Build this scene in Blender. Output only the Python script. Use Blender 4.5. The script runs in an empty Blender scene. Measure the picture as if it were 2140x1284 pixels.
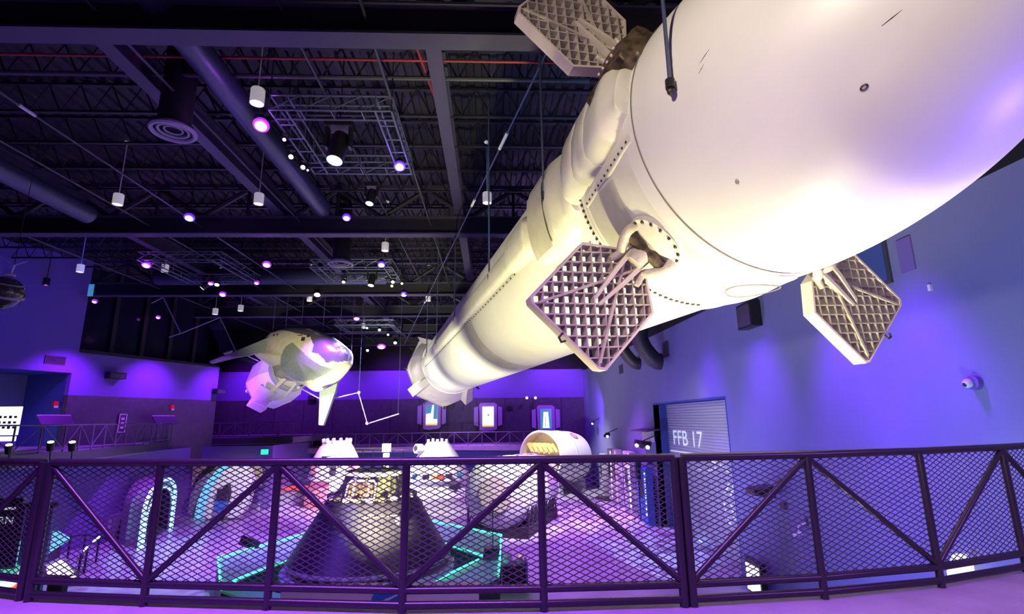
import bpy, bmesh, math, random
from mathutils import Vector, Matrix
random.seed(7)
SC = bpy.context.scene
COL = SC.collection
R = math.radians

# ------------------------------------------------------------------ camera
F_PX, PITCH, ROLL, YAW, EYE = 1075.0, R(12.36), R(-0.74), R(2.4), 1.4


def ray(x, y):
    """direction through photo pixel x,y (2140x1284), room frame: +Y down the hall, +Z up"""
    u = (x - 1070) / F_PX
    v = -(y - 642) / F_PX
    a = u * math.cos(ROLL) - v * math.sin(ROLL)
    b = u * math.sin(ROLL) + v * math.cos(ROLL)
    dx, dy, dz = a, math.cos(PITCH) - b * math.sin(PITCH), b * math.cos(PITCH) + math.sin(PITCH)
    return Vector((dx * math.cos(YAW) + dy * math.sin(YAW), -dx * math.sin(YAW) + dy * math.cos(YAW), dz))


EYEP = Vector((0, 0, EYE))


def atz(x, y, z):
    d = ray(x, y)
    return EYEP + d * ((z - EYE) / d.z)


def aty(x, y, Y):
    d = ray(x, y)
    return EYEP + d * (Y / d.y)


def atx(x, y, X):
    d = ray(x, y)
    return EYEP + d * (X / d.x)


cam_data = bpy.data.cameras.new('camera')
cam_data.sensor_width = 36
cam_data.lens = F_PX / 2140 * 36
cam_data.clip_end = 300
cam = bpy.data.objects.new('camera', cam_data)
COL.objects.link(cam)
_f = ray(1070, 642)
_r = ray(1071, 642) - _f
_u = ray(1070, 641) - _f
_r.normalize(); _u.normalize(); _f.normalize()
_m = Matrix((_r, _u, -_f)).transposed().to_4x4()
_m.translation = EYEP
cam.matrix_world = _m
SC.camera = cam

# ------------------------------------------------------------------ world, exposure
w = bpy.data.worlds.new('world')
SC.world = w
w.use_nodes = True
w.node_tree.nodes['Background'].inputs[0].default_value = (0.05, 0.04, 0.16, 1)
w.node_tree.nodes['Background'].inputs[1].default_value = 0.06
SC.view_settings.view_transform = 'Standard'
SC.view_settings.look = 'None'
SC.view_settings.exposure = 0.0
SC.view_settings.gamma = 1.0
SC.view_settings.use_curve_mapping = False
try:
    SC.cycles.sample_clamp_indirect = 4.0
    SC.cycles.sample_clamp_direct = 0
    SC.cycles.max_bounces = 6
    SC.cycles.caustics_reflective = False
    SC.cycles.caustics_refractive = False
    SC.cycles.use_denoising = True
except Exception:
    pass


# ------------------------------------------------------------------ lights
def spot(name, loc, target, energy, color, size=60, blend=0.5, radius=0.15, gobo=None):
    d = bpy.data.lights.new(name, 'SPOT')
    d.energy = energy; d.color = color; d.spot_size = R(size); d.spot_blend = blend; d.shadow_soft_size = radius
    o = bpy.data.objects.new(name, d)
    COL.objects.link(o)
    o.location = loc
    o.rotation_euler = (Vector(target) - Vector(loc)).to_track_quat('-Z', 'Y').to_euler()
    if gobo:
        d.use_nodes = True
        nt = d.node_tree
        em = nt.nodes['Emission']
        tc = nt.nodes.new('ShaderNodeTexCoord')
        mp = nt.nodes.new('ShaderNodeMapping')
        mp.inputs['Scale'].default_value = (gobo, gobo, 0.3)
        no = nt.nodes.new('ShaderNodeTexNoise')
        no.inputs['Scale'].default_value = 1.0
        no.inputs['Detail'].default_value = 1.5
        no.inputs['Distortion'].default_value = 1.2
        cr = nt.nodes.new('ShaderNodeValToRGB')
        cr.color_ramp.elements[0].position = 0.42
        cr.color_ramp.elements[0].color = (0.0, 0.0, 0.0, 1)
        cr.color_ramp.elements[1].position = 0.62
        cr.color_ramp.elements[1].color = (1, 1, 1, 1)
        nt.links.new(tc.outputs['Normal'], mp.inputs['Vector'])
        nt.links.new(mp.outputs[0], no.inputs['Vector'])
        nt.links.new(no.outputs['Fac'], cr.inputs[0])
        nt.links.new(cr.outputs[0], em.inputs['Strength'])
    return o


def area(name, loc, target, energy, color, sx=1.0, sy=1.0, spread=180):
    d = bpy.data.lights.new(name, 'AREA')
    d.shape = 'RECTANGLE'; d.size = sx; d.size_y = sy; d.energy = energy; d.color = color; d.spread = R(spread)
    o = bpy.data.objects.new(name, d)
    COL.objects.link(o)
    o.location = loc
    o.rotation_euler = (Vector(target) - Vector(loc)).to_track_quat('-Z', 'Y').to_euler()
    return o


PURPLE = (0.36, 0.06, 1.0)
VIOLET = (0.30, 0.10, 1.0)
BLUE = (0.16, 0.20, 1.0)
YEL = (1.0, 0.95, 0.62)
# unseen booster floods, freely placed: yellow-white from below, warm white on the nose
spot('booster_flood_tail', (-3.5, 14.0, -2.0), (-1.6, 26, 4.8), 8200, (1.0, 0.97, 0.56), 75, 0.8, 0.3)
spot('booster_flood_mid', (0.6, 6.6, -3.2), (2.4, 11, 4.6), 5200, (1.0, 0.93, 0.45), 80, 0.8, 0.3)
spot('booster_flood_fins', (3.0, 5.5, -1.6), (4.0, 7.0, 4.0), 2500, (1.0, 0.92, 0.50), 80, 0.9, 0.2)
spot('booster_flood_belly', (5.5, 8.6, -2.6), (4.4, 6.6, 3.2), 1700, (1.0, 0.96, 0.50), 46, 0.8, 0.2)
spot('booster_flood_far', (-9.0, 22.0, -2.0), (-3.2, 33, 4.8), 9000, (1.0, 1.0, 0.68), 70, 0.8, 0.3)
spot('booster_flood_left', (-9.0, 10.0, 2.2), (1.8, 12.0, 5.0), 2300, (1.0, 0.94, 0.50), 62, 0.9, 0.3)
spot('nose_flood_warm', (-3.4, -1.2, 6.0), (3.6, 3.8, 4.6), 2500, (1.0, 0.86, 0.68), 75, 0.9, 0.35)
spot('nose_flood_low', (1.0, 1.0, 0.9), (4.3, 3.6, 3.6), 110, (1.0, 0.92, 0.66), 90, 0.9, 0.3)
spot('nose_flood_violet', (8.2, 3.0, 0.6), (5.2, 3.4, 4.2), 1700, (0.28, 0.18, 1.0), 80, 0.9, 0.3)
# spaceplane floods
spot('spaceplane_flood', (-7.5, 15.0, 1.3), (-9.8, 27, 5.1), 3700, (1.0, 0.97, 0.50), 29, 0.7, 0.1)
spot('spaceplane_violet', (-16.5, 24.0, 0.8), (-12.4, 27.8, 3.4), 5000, (0.30, 0.06, 1.0), 26, 0.7, 0.1)
# balcony wash
area('balcony_wash', (-2.2, 2.7, 6.0), (-1.6, 4.0, 0), 480, (0.50, 0.13, 1.0), 6, 1.2, 95)
area('balcony_wash', (5.2, 2.0, 2.4), (4.4, 4.3, 0), 70, (0.50, 0.13, 1.0), 2.5, 0.8, 150)
area('balcony_fill', (0.0, -3.0, 4.0), (0.0, 5.0, 0.6), 22, (0.8, 0.6, 0.8), 6, 2)
# exhibit floor
for i, (x, y, e, c) in enumerate([(2.0, 22, 10000, (0.50, 0.10, 1.0)), (5.0, 31, 13000, (0.55, 0.10, 1.0)),
                                  (-8, 24, 12000, (0.45, 0.10, 1.0)), (-10, 36, 15000, (0.55, 0.13, 1.0)),
                                  (-2, 41, 12500, (0.55, 0.2, 1.0)), (-15, 25, 12500, (0.40, 0.08, 1.0))]):
    spot('hall_spot', (x, y, 8.0), (x * 0.95, y + 0.6, -4.2), e, c, 75, 0.9, 0.15)
for i, (x, y, tx, ty, e, c) in enumerate([(1, 20, 3.6, 24, 26000, (0.25, 0.36, 1.0)), (-6, 26, -9.5, 29, 16000, (0.45, 0.5, 1.0)),
                                          (2, 30, 4.5, 33, 26000, (0.75, 0.45, 0.9)), (-9, 22, -12, 23, 5000, (0.25, 0.6, 1.0))]):
    spot('gobo_projector', (x, y, 8.0), (tx, ty, -4.2), e, c, 52, 0.4, 0.03, gobo=22)
spot('hall_white', (5.0, 23, 7.0), (0.8, 28.0, -2.3), 16000, (1.0, 1.0, 0.86), 36, 0.8, 0.2)  # added white spots brightening the exhibits
spot('hall_white', (-5, 30, 7.6), (-8.5, 37, -2.0), 15000, (1.0, 0.88, 0.95), 50, 0.8, 0.2)
spot('hall_white', (-8.0, 29, 7.4), (-4.6, 35.6, -1.6), 15000, (1.0, 0.95, 1.0), 40, 0.8, 0.2)
spot('hall_white', (3.0, 34, 7.4), (6.2, 41.5, -1.6), 14000, (1.0, 0.9, 1.0), 42, 0.8, 0.2)
spot('hall_white', (-12.0, 26.5, 1.6), (-15.3, 33, -2.0), 2600, (1.0, 0.9, 0.95), 36, 0.8, 0.2)
spot('door_warm', (5.5, 20.5, 3.0), (9.6, 23.0, 1.2), 160, (1.0, 0.9, 0.55), 60, 0.9, 0.1)  # added warm spot tinting the door top
spot('capsule_top_spot', (-3.9, 15.0, 8.0), (-3.85, 17.8, -0.3), 1200, (0.95, 1.0, 0.5), 15, 0.6, 0.1)
spot('capsule_side_spot', (2.0, 11.5, 5.5), (-2.6, 17.2, -2.2), 350, (1.0, 0.92, 0.7), 26, 0.8, 0.1)
spot('capsule_blue_spot', (-9.5, 12.0, 6.0), (-4.6, 16.8, -2.2), 4200, (0.16, 0.06, 1.0), 34, 0.8, 0.1)
# right wall: pale blue low wash plus violet streaks
spot('wall_wash', (1.5, 10.0, -3.0), (8.9, 10, 0.6), 1900, (0.20, 0.26, 1.0), 120, 0.8, 0.25)
spot('wall_wash', (2.5, 20.0, -3.3), (8.9, 22, 2.0), 2300, (0.42, 0.42, 1.0), 110, 0.8, 0.25)
spot('wall_cool', (5.0, 5.5, -2.5), (8.9, 7.0, 2.4), 620, (0.45, 0.85, 1.0), 85, 0.9, 0.25)
for y, e in ((10.3, 4300), (12.6, 4300), (16.6, 3000), (20.8, 2300), (25.5, 1200)):
    spot('wall_streak', (6.7, y, 6.2), (8.9, y - 0.1, 0.6), e * 0.75, (0.27, 0.02, 1.0), 50, 1.0, 0.5)
spot('wall_streak', (6.8, 40, 3.0), (8.9, 46, 1.0), 1800, (0.25, 0.04, 1.0), 90, 0.9, 0.1)
# left and far wall wash
for y in (19.0, 23.5, 28.0, 32.5, 37.0):
    xw = -28.14 + (y - 12.18) * 0.356
    spot('left_wall_wash', (xw + 2.2, y - 0.8, 5.7), (xw, y, 2.4), 1700, (0.34, 0.02, 1.0), 95, 1.0, 0.15)
spot('left_wall_blue', (-14, 19.5, 7.6), (-24, 25.5, 7.4), 800, (0.02, 0.05, 1.0), 75, 0.9, 0.2)
for x in (-22, -16, -9, -1, 6):
    spot('far_wall_wash', (x, 46.0, 7.4), (x, 50, 3.8), 2100, (0.32, 0.03, 1.0), 105, 0.9, 0.2)
# ceiling: faint violet and cool spill
area('ceiling_spill', (-9, 12, 5.0), (-9, 13, 10.3), 130, (0.36, 0.20, 1.0), 12, 10)
area('ceiling_spill', (1.5, 12, 7.4), (-2, 13, 10.3), 45, (0.10, 0.35, 0.7), 4, 6)
area('ceiling_spill', (-8, 32, 5.5), (-8, 33, 10.3), 110, (0.32, 0.2, 1.0), 16, 12)


# ------------------------------------------------------------------ materials
def mat(name, col, rough=0.5, metal=0.0, emit=None, estr=0.0, noise=0.0, nscale=6.0, bump=0.0, bscale=40.0, col2=None):
    m = bpy.data.materials.new(name)
    m.use_nodes = True
    nt = m.node_tree
    b = nt.nodes['Principled BSDF']
    b.inputs['Base Color'].default_value = (*col, 1)
    b.inputs['Roughness'].default_value = rough
    b.inputs['Metallic'].default_value = metal
    if emit:
        b.inputs['Emission Color'].default_value = (*emit, 1)
        b.inputs['Emission Strength'].default_value = estr
    if noise > 0:
        tc = nt.nodes.new('ShaderNodeTexCoord')
        n = nt.nodes.new('ShaderNodeTexNoise')
        n.inputs['Scale'].default_value = nscale
        n.inputs['Detail'].default_value = 5
        mx = nt.nodes.new('ShaderNodeMix')
        mx.data_type = 'RGBA'
        c2 = col2 if col2 else tuple(max(0, c * (1 - noise)) for c in col)
        mx.inputs[6].default_value = (*col, 1)
        mx.inputs[7].default_value = (*c2, 1)
        rp = nt.nodes.new('ShaderNodeMapRange')
        rp.inputs[1].default_value = 0.35
        rp.inputs[2].default_value = 0.65
        nt.links.new(tc.outputs['Object'], n.inputs['Vector'])
        nt.links.new(n.outputs['Fac'], rp.inputs[0])
        nt.links.new(rp.outputs[0], mx.inputs[0])
        nt.links.new(mx.outputs[2], b.inputs['Base Color'])
    if bump > 0:
        tc = nt.nodes.new('ShaderNodeTexCoord')
        n = nt.nodes.new('ShaderNodeTexNoise')
        n.inputs['Scale'].default_value = bscale
        n.inputs['Detail'].default_value = 3
        bp = nt.nodes.new('ShaderNodeBump')
        bp.inputs['Strength'].default_value = bump
        bp.inputs['Distance'].default_value = 0.02
        nt.links.new(tc.outputs['Object'], n.inputs['Vector'])
        nt.links.new(n.outputs['Fac'], bp.inputs['Height'])
        nt.links.new(bp.outputs[0], b.inputs['Normal'])
    return m


M = {}
M['wall_blue'] = mat('wall paint blue grey', (0.20, 0.21, 0.42), 0.75, noise=0.06, nscale=0.8)
M['wall_side'] = mat('wall paint violet grey', (0.18, 0.12, 0.42), 0.8)
M['wall_grey'] = mat('dark grey wall panel', (0.075, 0.07, 0.085), 0.6, noise=0.2, nscale=3)
M['black'] = mat('matt black paint', (0.006, 0.006, 0.008), 0.8)
M['deck'] = mat('dark steel roof deck', (0.014, 0.013, 0.022), 0.55)
M['beam'] = mat('dark painted steel beam', (0.052, 0.045, 0.085), 0.5)
M['beamdark'] = mat('near black steel web', (0.012, 0.011, 0.018), 0.6)
M['redpipe'] = mat('red sprinkler pipe', (0.30, 0.03, 0.04), 0.5)
M['floor'] = mat('polished hall floor', (0.42, 0.42, 0.46), 0.32, noise=0.25, nscale=0.9)
M['balcony'] = mat('balcony concrete', (0.34, 0.27, 0.42), 0.6, noise=0.18, nscale=2.5, bump=0.3, bscale=9)
M['rail'] = mat('dark plum painted steel', (0.035, 0.028, 0.045), 0.28, metal=0.35)
M['railfar'] = mat('violet grey painted steel', (0.13, 0.10, 0.17), 0.5)
M['pendant'] = mat('white pendant shade', (0.80, 0.78, 0.76), 0.5, emit=(0.95, 0.88, 0.92), estr=0.30)
M['mesh'] = mat('expanded steel mesh', (0.075, 0.055, 0.09), 0.5, metal=0.2)
M['booster'] = mat('off white booster paint', (0.78, 0.76, 0.73), 0.42, noise=0.05, nscale=1.2)
M['boostergloss'] = mat('booster fairing paint', (0.74, 0.71, 0.63), 0.28, noise=0.14, nscale=2.5)
M['soot'] = mat('sooted booster band', (0.64, 0.60, 0.48), 0.5, noise=0.25, nscale=2.0)
M['greyblanket'] = mat('grey insulation panel', (0.52, 0.49, 0.44), 0.7, noise=0.1, nscale=5)
M['seam'] = mat('dark seam', (0.20, 0.17, 0.15), 0.7)
M['bolt'] = mat('dark bolt', (0.05, 0.045, 0.04), 0.5, metal=0.5)
M['titanium'] = mat('cast titanium', (0.66, 0.58, 0.48), 0.45, metal=0.1, noise=0.3, nscale=7, bump=0.4, bscale=30)
M['titanium2'] = mat('bare titanium edge', (0.72, 0.62, 0.55), 0.5, noise=0.12, nscale=4)
M['brownmetal'] = mat('scorched brown metal', (0.16, 0.11, 0.07), 0.45, metal=0.4, noise=0.6, nscale=9, col2=(0.03, 0.02, 0.015))
M['cable'] = mat('steel cable', (0.10, 0.12, 0.22), 0.4, metal=0.6)
M['whitelamp'] = mat('white lamp housing', (0.80, 0.78, 0.76), 0.5)
M['lens_white'] = mat('lit lens white', (1, 1, 1), 0.5, emit=(0.95, 0.92, 1.0), estr=1.3)
M['lens_purple'] = mat('lit lens purple', (1, 1, 1), 0.5, emit=(0.62, 0.16, 1.0), estr=7)
M['lens_blue'] = mat('lit lens blue violet', (1, 1, 1), 0.5, emit=(0.34, 0.16, 1.0), estr=7)
M['rim_purple'] = mat('purple halo rim', (0.3, 0.1, 0.5), 0.5, emit=(0.40, 0.02, 1.0), estr=1.1)  # lens halo painted as a glowing ring
M['rim_blue'] = mat('violet halo rim', (0.2, 0.1, 0.5), 0.5, emit=(0.10, 0.02, 1.0), estr=1.1)
M['lens_warm'] = mat('lit lens warm', (1, 1, 1), 0.5, emit=(1.0, 0.95, 0.55), estr=6)
M['lens_cyan'] = mat('lit lens cyan', (1, 1, 1), 0.5, emit=(0.45, 0.85, 1.0), estr=6)
M['blackmetal'] = mat('black metal', (0.02, 0.02, 0.025), 0.4, metal=0.3)
M['darkgrey'] = mat('dark grey metal', (0.07, 0.07, 0.09), 0.5, metal=0.2)
M['duct'] = mat('galvanised duct painted', (0.045, 0.055, 0.10), 0.4, metal=0.3)
M['ductdark'] = mat('dark spiral duct', (0.018, 0.017, 0.022), 0.5)
M['diffuser'] = mat('grey diffuser ring', (0.36, 0.33, 0.42), 0.5)
M['truss'] = mat('aluminium truss', (0.15, 0.17, 0.24), 0.4, metal=0.5)
M['white'] = mat('white paint', (0.80, 0.79, 0.78), 0.5)
M['cream'] = mat('cream thermal blanket', (0.74, 0.68, 0.48), 0.6, noise=0.12, nscale=4)
M['tilegrey'] = mat('grey heat tile', (0.27, 0.31, 0.28), 0.35, noise=0.15, nscale=10)
M['windglass'] = mat('dark canopy glass', (0.08, 0.08, 0.10), 0.15, metal=0.4)
M['canopy'] = mat('grey lavender glossy shell', (0.15, 0.14, 0.18), 0.25, metal=0.3)
M['solar'] = mat('solar cell blue', (0.03, 0.035, 0.08), 0.25, metal=0.3)
M['capsule'] = mat('charcoal heat shield tile', (0.030, 0.028, 0.034), 0.42, noise=0.3, nscale=14, bump=0.2, bscale=30)
M['foil'] = mat('gold green foil', (0.34, 0.36, 0.16), 0.35, metal=0.5, noise=0.6, nscale=9, col2=(0.10, 0.09, 0.05), bump=0.8, bscale=14)
M['hatchbrown'] = mat('brown docking hardware', (0.14, 0.09, 0.05), 0.5, metal=0.3, noise=0.5, nscale=12)
M['green'] = mat('green edge light', (0.2, 1, 0.6), 0.5, emit=(0.05, 0.95, 0.42), estr=2.6)
M['teal'] = mat('teal table panel', (0.30, 0.55, 0.52), 0.4, emit=(0.05, 0.55, 0.42), estr=0.12)
M['ledcyan'] = mat('cyan white led', (1, 1, 1), 0.5, emit=(0.25, 0.75, 1.0), estr=1.6)
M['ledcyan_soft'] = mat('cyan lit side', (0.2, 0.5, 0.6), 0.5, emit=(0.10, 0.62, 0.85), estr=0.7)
M['portal'] = mat('portal grey', (0.24, 0.20, 0.28), 0.6)
M['tan'] = mat('tan backdrop', (0.62, 0.50, 0.30), 0.7, noise=0.3, nscale=2)
M['screen_blue'] = mat('screen blue', (0, 0, 0), 0.3, emit=(0.04, 0.22, 0.50), estr=1.0)
M['screen_white'] = mat('screen white', (0, 0, 0), 0.3, emit=(0.95, 1.0, 0.92), estr=1.5)
M['screen_orange'] = mat('screen orange', (0, 0, 0), 0.3, emit=(1.0, 0.55, 0.15), estr=1.0)
M['screen_dark'] = mat('screen dark', (0.01, 0.01, 0.02), 0.2)
M['screenframe'] = mat('screen surround', (0.42, 0.36, 0.50), 0.5)
M['red'] = mat('red plastic', (0.65, 0.02, 0.02), 0.4)
M['redlit'] = mat('red lit panel', (0.5, 0.05, 0.03), 0.4, emit=(1.0, 0.10, 0.04), estr=0.9)
M['pinklit'] = mat('painted pink light', (0.7, 0.3, 0.4), 0.4, emit=(1.0, 0.25, 0.35), estr=0.45)  # pink light on the capsule base put in as a glow
M['greentable'] = mat('green lit table top', (0.2, 0.6, 0.45), 0.3, emit=(0.10, 0.80, 0.48), estr=0.75)
M['garage'] = mat('ribbed grey door', (0.46, 0.48, 0.52), 0.45)
M['letter'] = mat('white letters and projected light', (0.85, 0.9, 1.0), 0.5, emit=(0.75, 0.82, 1.0), estr=0.55)  # glow stands for light projected on the door; panel letters share it
M['alcove'] = mat('deep blue paint', (0.05, 0.09, 0.30), 0.6)
M['glassdark'] = mat('dark window glass', (0.012, 0.012, 0.03), 0.12)
M['badge'] = mat('round red blue badge', (0.50, 0.16, 0.24), 0.5)
M['badgeblue'] = mat('badge blue', (0.02, 0.14, 0.55), 0.5)
M['gold'] = mat('gold insulation', (0.75, 0.52, 0.16), 0.5, emit=(1.0, 0.7, 0.25), estr=0.25)
M['greyflat'] = mat('light grey panel', (0.42, 0.42, 0.46), 0.6)
M['exitgreen'] = mat('green lit sign', (0.0, 0.3, 0.1), 0.4, emit=(0.02, 1.0, 0.35), estr=2.0)
M['yellowlit'] = mat('yellow lit exhibit', (0.7, 0.6, 0.2), 0.5, emit=(1.0, 0.85, 0.3), estr=0.25)  # yellow light on the exhibit put in as a glow


# ------------------------------------------------------------------ mesh builder
def basis(d):
    d = Vector(d).normalized()
    h = Vector((0, 0, 1)) if abs(d.z) < 0.95 else Vector((1, 0, 0))
    a = d.cross(h).normalized()
    b = d.cross(a).normalized()
    return d, a, b


ORG = {}


class MB:
    def __init__(s):
        s.v = []; s.f = []

    def add(s, vs, fs):
        k = len(s.v)
        s.v += [Vector(p) for p in vs]
        s.f += [tuple(i + k for i in f) for f in fs]
        return s

    def box(s, c, size, rot=None, axes=None):
        c = Vector(c); hx, hy, hz = [q / 2 for q in size]
        vs = []
        for dx in (-hx, hx):
            for dy in (-hy, hy):
                for dz in (-hz, hz):
                    p = Vector((dx, dy, dz))
                    if rot is not None:
                        p = Matrix.Rotation(rot, 3, 'Z') @ p
                    if axes is not None:
                        p = axes[0] * dx + axes[1] * dy + axes[2] * dz
                    vs.append(c + p)
        return s.add(vs, [(0, 1, 3, 2), (4, 6, 7, 5), (0, 4, 5, 1), (2, 3, 7, 6), (0, 2, 6, 4), (1, 5, 7, 3)])

    def cyl(s, p0, p1, r0, r1=None, n=16, cap=True):
        p0 = Vector(p0); p1 = Vector(p1)
        if r1 is None: r1 = r0
        d, a, b = basis(p1 - p0)
        vs = []
        for p, r in ((p0, r0), (p1, r1)):
            for i in range(n):
                t = 2 * math.pi * i / n
                vs.append(p + a * (r * math.cos(t)) + b * (r * math.sin(t)))
        fs = [(i, (i + 1) % n, n + (i + 1) % n, n + i) for i in range(n)]
        if cap:
            fs += [tuple(range(n - 1, -1, -1)), tuple(range(n, 2 * n))]
        return s.add(vs, fs)

    def tube(s, pts, r, n=8, closed=False):
        pts = [Vector(p) for p in pts]
        m = len(pts)
        vs = []; fs = []
        prev = None
        for i, p in enumerate(pts):
            if closed:
                d = (pts[(i + 1) % m] - pts[i - 1]).normalized()
            else:
                d = (pts[min(i + 1, m - 1)] - pts[max(i - 1, 0)]).normalized()
            if prev is None:
                _, a, b = basis(d)
            else:
                a = (prev - d * prev.dot(d)).normalized(); b = d.cross(a)
            prev = a
            rr = r[i] if isinstance(r, (list, tuple)) else r
            for k in range(n):
                t = 2 * math.pi * k / n
                vs.append(p + a * (rr * math.cos(t)) + b * (rr * math.sin(t)))
        seg = m if closed else m - 1
        for i in range(seg):
            j = (i + 1) % m
            for k in range(n):
                fs.append((i * n + k, i * n + (k + 1) % n, j * n + (k + 1) % n, j * n + k))
        if not closed:
            fs += [tuple(range(n - 1, -1, -1)), tuple(range((m - 1) * n, m * n))]
        return s.add(vs, fs)

    def lathe(s, c, prof, n=48, axis=(0, 0, 1), t0=0, t1=2 * math.pi):
        """prof: list of (radius, height along the axis)"""
        c = Vector(c)
        d = Vector(axis).normalized()
        _, a, b = basis(d)
        full = abs(t1 - t0 - 2 * math.pi) < 1e-6
        k = n if full else n + 1
        vs = []
        for r, h in prof:
            for i in range(k):
                t = t0 + (t1 - t0) * i / n
                vs.append(c + d * h + a * (r * math.cos(t)) + b * (r * math.sin(t)))
        fs = []
        for j in range(len(prof) - 1):
            for i in range(n):
                i2 = (i + 1) % k
                fs.append((j * k + i, j * k + i2, (j + 1) * k + i2, (j + 1) * k + i))
        return s.add(vs, fs)

    def prism(s, poly, off):
        """poly: 3D points, off: extrusion vector"""
        n = len(poly)
        off = Vector(off)
        vs = [Vector(p) for p in poly] + [Vector(p) + off for p in poly]
        fs = [tuple(range(n - 1, -1, -1)), tuple(range(n, 2 * n))]
        fs += [(i, (i + 1) % n, n + (i + 1) % n, n + i) for i in range(n)]
        return s.add(vs, fs)

    def sphere(s, c, r, nu=16, nv=10, sc=(1, 1, 1)):
        c = Vector(c)
        vs = []; fs = []
        for j in range(nv + 1):
            p = math.pi * j / nv
            for i in range(nu):
                t = 2 * math.pi * i / nu
                vs.append(c + Vector((r * sc[0] * math.sin(p) * math.cos(t), r * sc[1] * math.sin(p) * math.sin(t), r * sc[2] * math.cos(p))))
        for j in range(nv):
            for i in range(nu):
                fs.append((j * nu + i, j * nu + (i + 1) % nu, (j + 1) * nu + (i + 1) % nu, (j + 1) * nu + i))
        return s.add(vs, fs)

    def build(s, name, m, parent=None, smooth=True, angle=35, kind=None, label=None):
        org = parent.location.copy() if parent is not None and parent.type == 'EMPTY' else None
        if parent is not None and org is None:
            org = ORG[parent.name].copy()
        if parent is None:
            xs = [p.x for p in s.v]; ys = [p.y for p in s.v]; zs = [p.z for p in s.v]
            org = Vector(((min(xs) + max(xs)) / 2, (min(ys) + max(ys)) / 2, min(zs)))
        me = bpy.data.meshes.new(name)
        me.from_pydata([p - org for p in s.v], [], s.f)
        me.validate()
        bm = bmesh.new(); bm.from_mesh(me)
        bmesh.ops.recalc_face_normals(bm, faces=bm.faces)
        bm.to_mesh(me); bm.free()
        if isinstance(m, str): m = M[m]
        me.materials.append(m)
        if smooth:
            me.shade_smooth()
            try: me.set_sharp_from_angle(angle=R(angle))
            except Exception: pass
        o = bpy.data.objects.new(name, me)
        COL.objects.link(o)
        if parent is not None:
            o.parent = parent
        else:
            o.location = org
        ORG[o.name] = org
        if kind: o['kind'] = kind
        if label: o['label'] = label
        return o


def stud_strip(name, path, m_strip, m_stud, parent, studs, rad=0.018, h=0.02, wid=0.03):
    """path(t) -> (point, outward normal) for t in 0..1; one connected strip of skin carrying raised studs"""
    vs = []; fs = []; dark = []
    N = 2 * studs
    rows = []
    for i in range(N + 1):
        p, n = path(i / N)
        p2, _ = path(min(1, i / N + 1e-3)); p1, _ = path(max(0, i / N - 1e-3))
        dr = (p2 - p1).normalized(); ac = n.cross(dr).normalized()
        rows.append((p, n, dr, ac))
        vs += [p + ac * wid, p - ac * wid]
    for i in range(N):
        a, b, c, d = 2 * i, 2 * i + 1, 2 * i + 3, 2 * i + 2
        if i % 2:
            fs.append((a, b, c, d)); continue
        p, n, dr, ac = rows[i]
        cen = (vs[a] + vs[b] + vs[c] + vs[d]) / 4
        k = len(vs)
        for hh, rr in ((0, rad), (h, rad), (h * 1.3, rad * 0.6)):
            for sx, sy in ((-1, 1), (-1, -1), (1, -1), (1, 1)):
                vs.append(cen + dr * (sx * rr) + ac * (sy * rr) + n * hh)
        q = (a, b, c, d)
        for j in range(4):
            j2 = (j + 1) % 4
            fs.append((q[j], q[j2], k + j2, k + j))
            for lv in (0, 4):
                fs.append((k + lv + j, k + lv + j2, k + lv + 4 + j2, k + lv + 4 + j)); dark.append(len(fs) - 1)
        fs.append((k + 8, k + 9, k + 10, k + 11)); dark.append(len(fs) - 1)
    o = MB().add(vs, fs).build(name, m_strip, parent, smooth=False)
    o.data.materials.append(M[m_stud])
    for i in dark: o.data.polygons[i].material_index = 1
    return o


def tag(o, label, cat, group=None):
    o['label'] = label; o['category'] = cat
    if group: o['group'] = group
    return o


def thing(name, loc, label, cat, group=None):
    o = bpy.data.objects.new(name, None)
    COL.objects.link(o)
    o.empty_display_size = 0.2
    o.location = Vector(loc)
    return tag(o, label, cat, group)


def struct(name, mb, m, **k):
    return mb.build(name, m, kind='structure', **k)


def text_part(body, name, m, parent, origin, right, upv, height, depth=0.01, font_space=1.0, width=None, kind=None):
    cu = bpy.data.curves.new(name, 'FONT')
    cu.body = body
    cu.size = 1.0
    cu.extrude = 0.0
    cu.space_character = font_space
    ob = bpy.data.objects.new(name + '_tmp', cu)
    COL.objects.link(ob)
    dg = bpy.context.evaluated_depsgraph_get()
    me = bpy.data.meshes.new_from_object(ob.evaluated_get(dg))
    bpy.data.objects.remove(ob)
    xs = [v.co.x for v in me.vertices]; ys = [v.co.y for v in me.vertices]
    w_, h_ = max(xs) - min(xs), max(ys) - min(ys)
    sy = height / h_
    sx = (width / w_) if width else sy
    right = Vector(right).normalized(); upv = Vector(upv).normalized()
    nrm = right.cross(upv)
    mb = MB()
    vs = [Vector(origin) + right * ((v.co.x - min(xs)) * sx) + upv * ((v.co.y - min(ys)) * sy) + nrm * depth for v in me.vertices]
    mb.add(vs, [tuple(p.vertices) for p in me.polygons])
    o = mb.build(name, m, parent, smooth=False)
    bpy.data.meshes.remove(me)
    return o

# ================================================================== SETTING
FLOOR = -4.2
XR = 8.9          # right wall
YF = 50.0         # far wall
# exhibit floor
struct('floor', MB().box((-9, 24, FLOOR - 0.1), (44, 60, 0.2)), 'floor', smooth=False)

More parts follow.
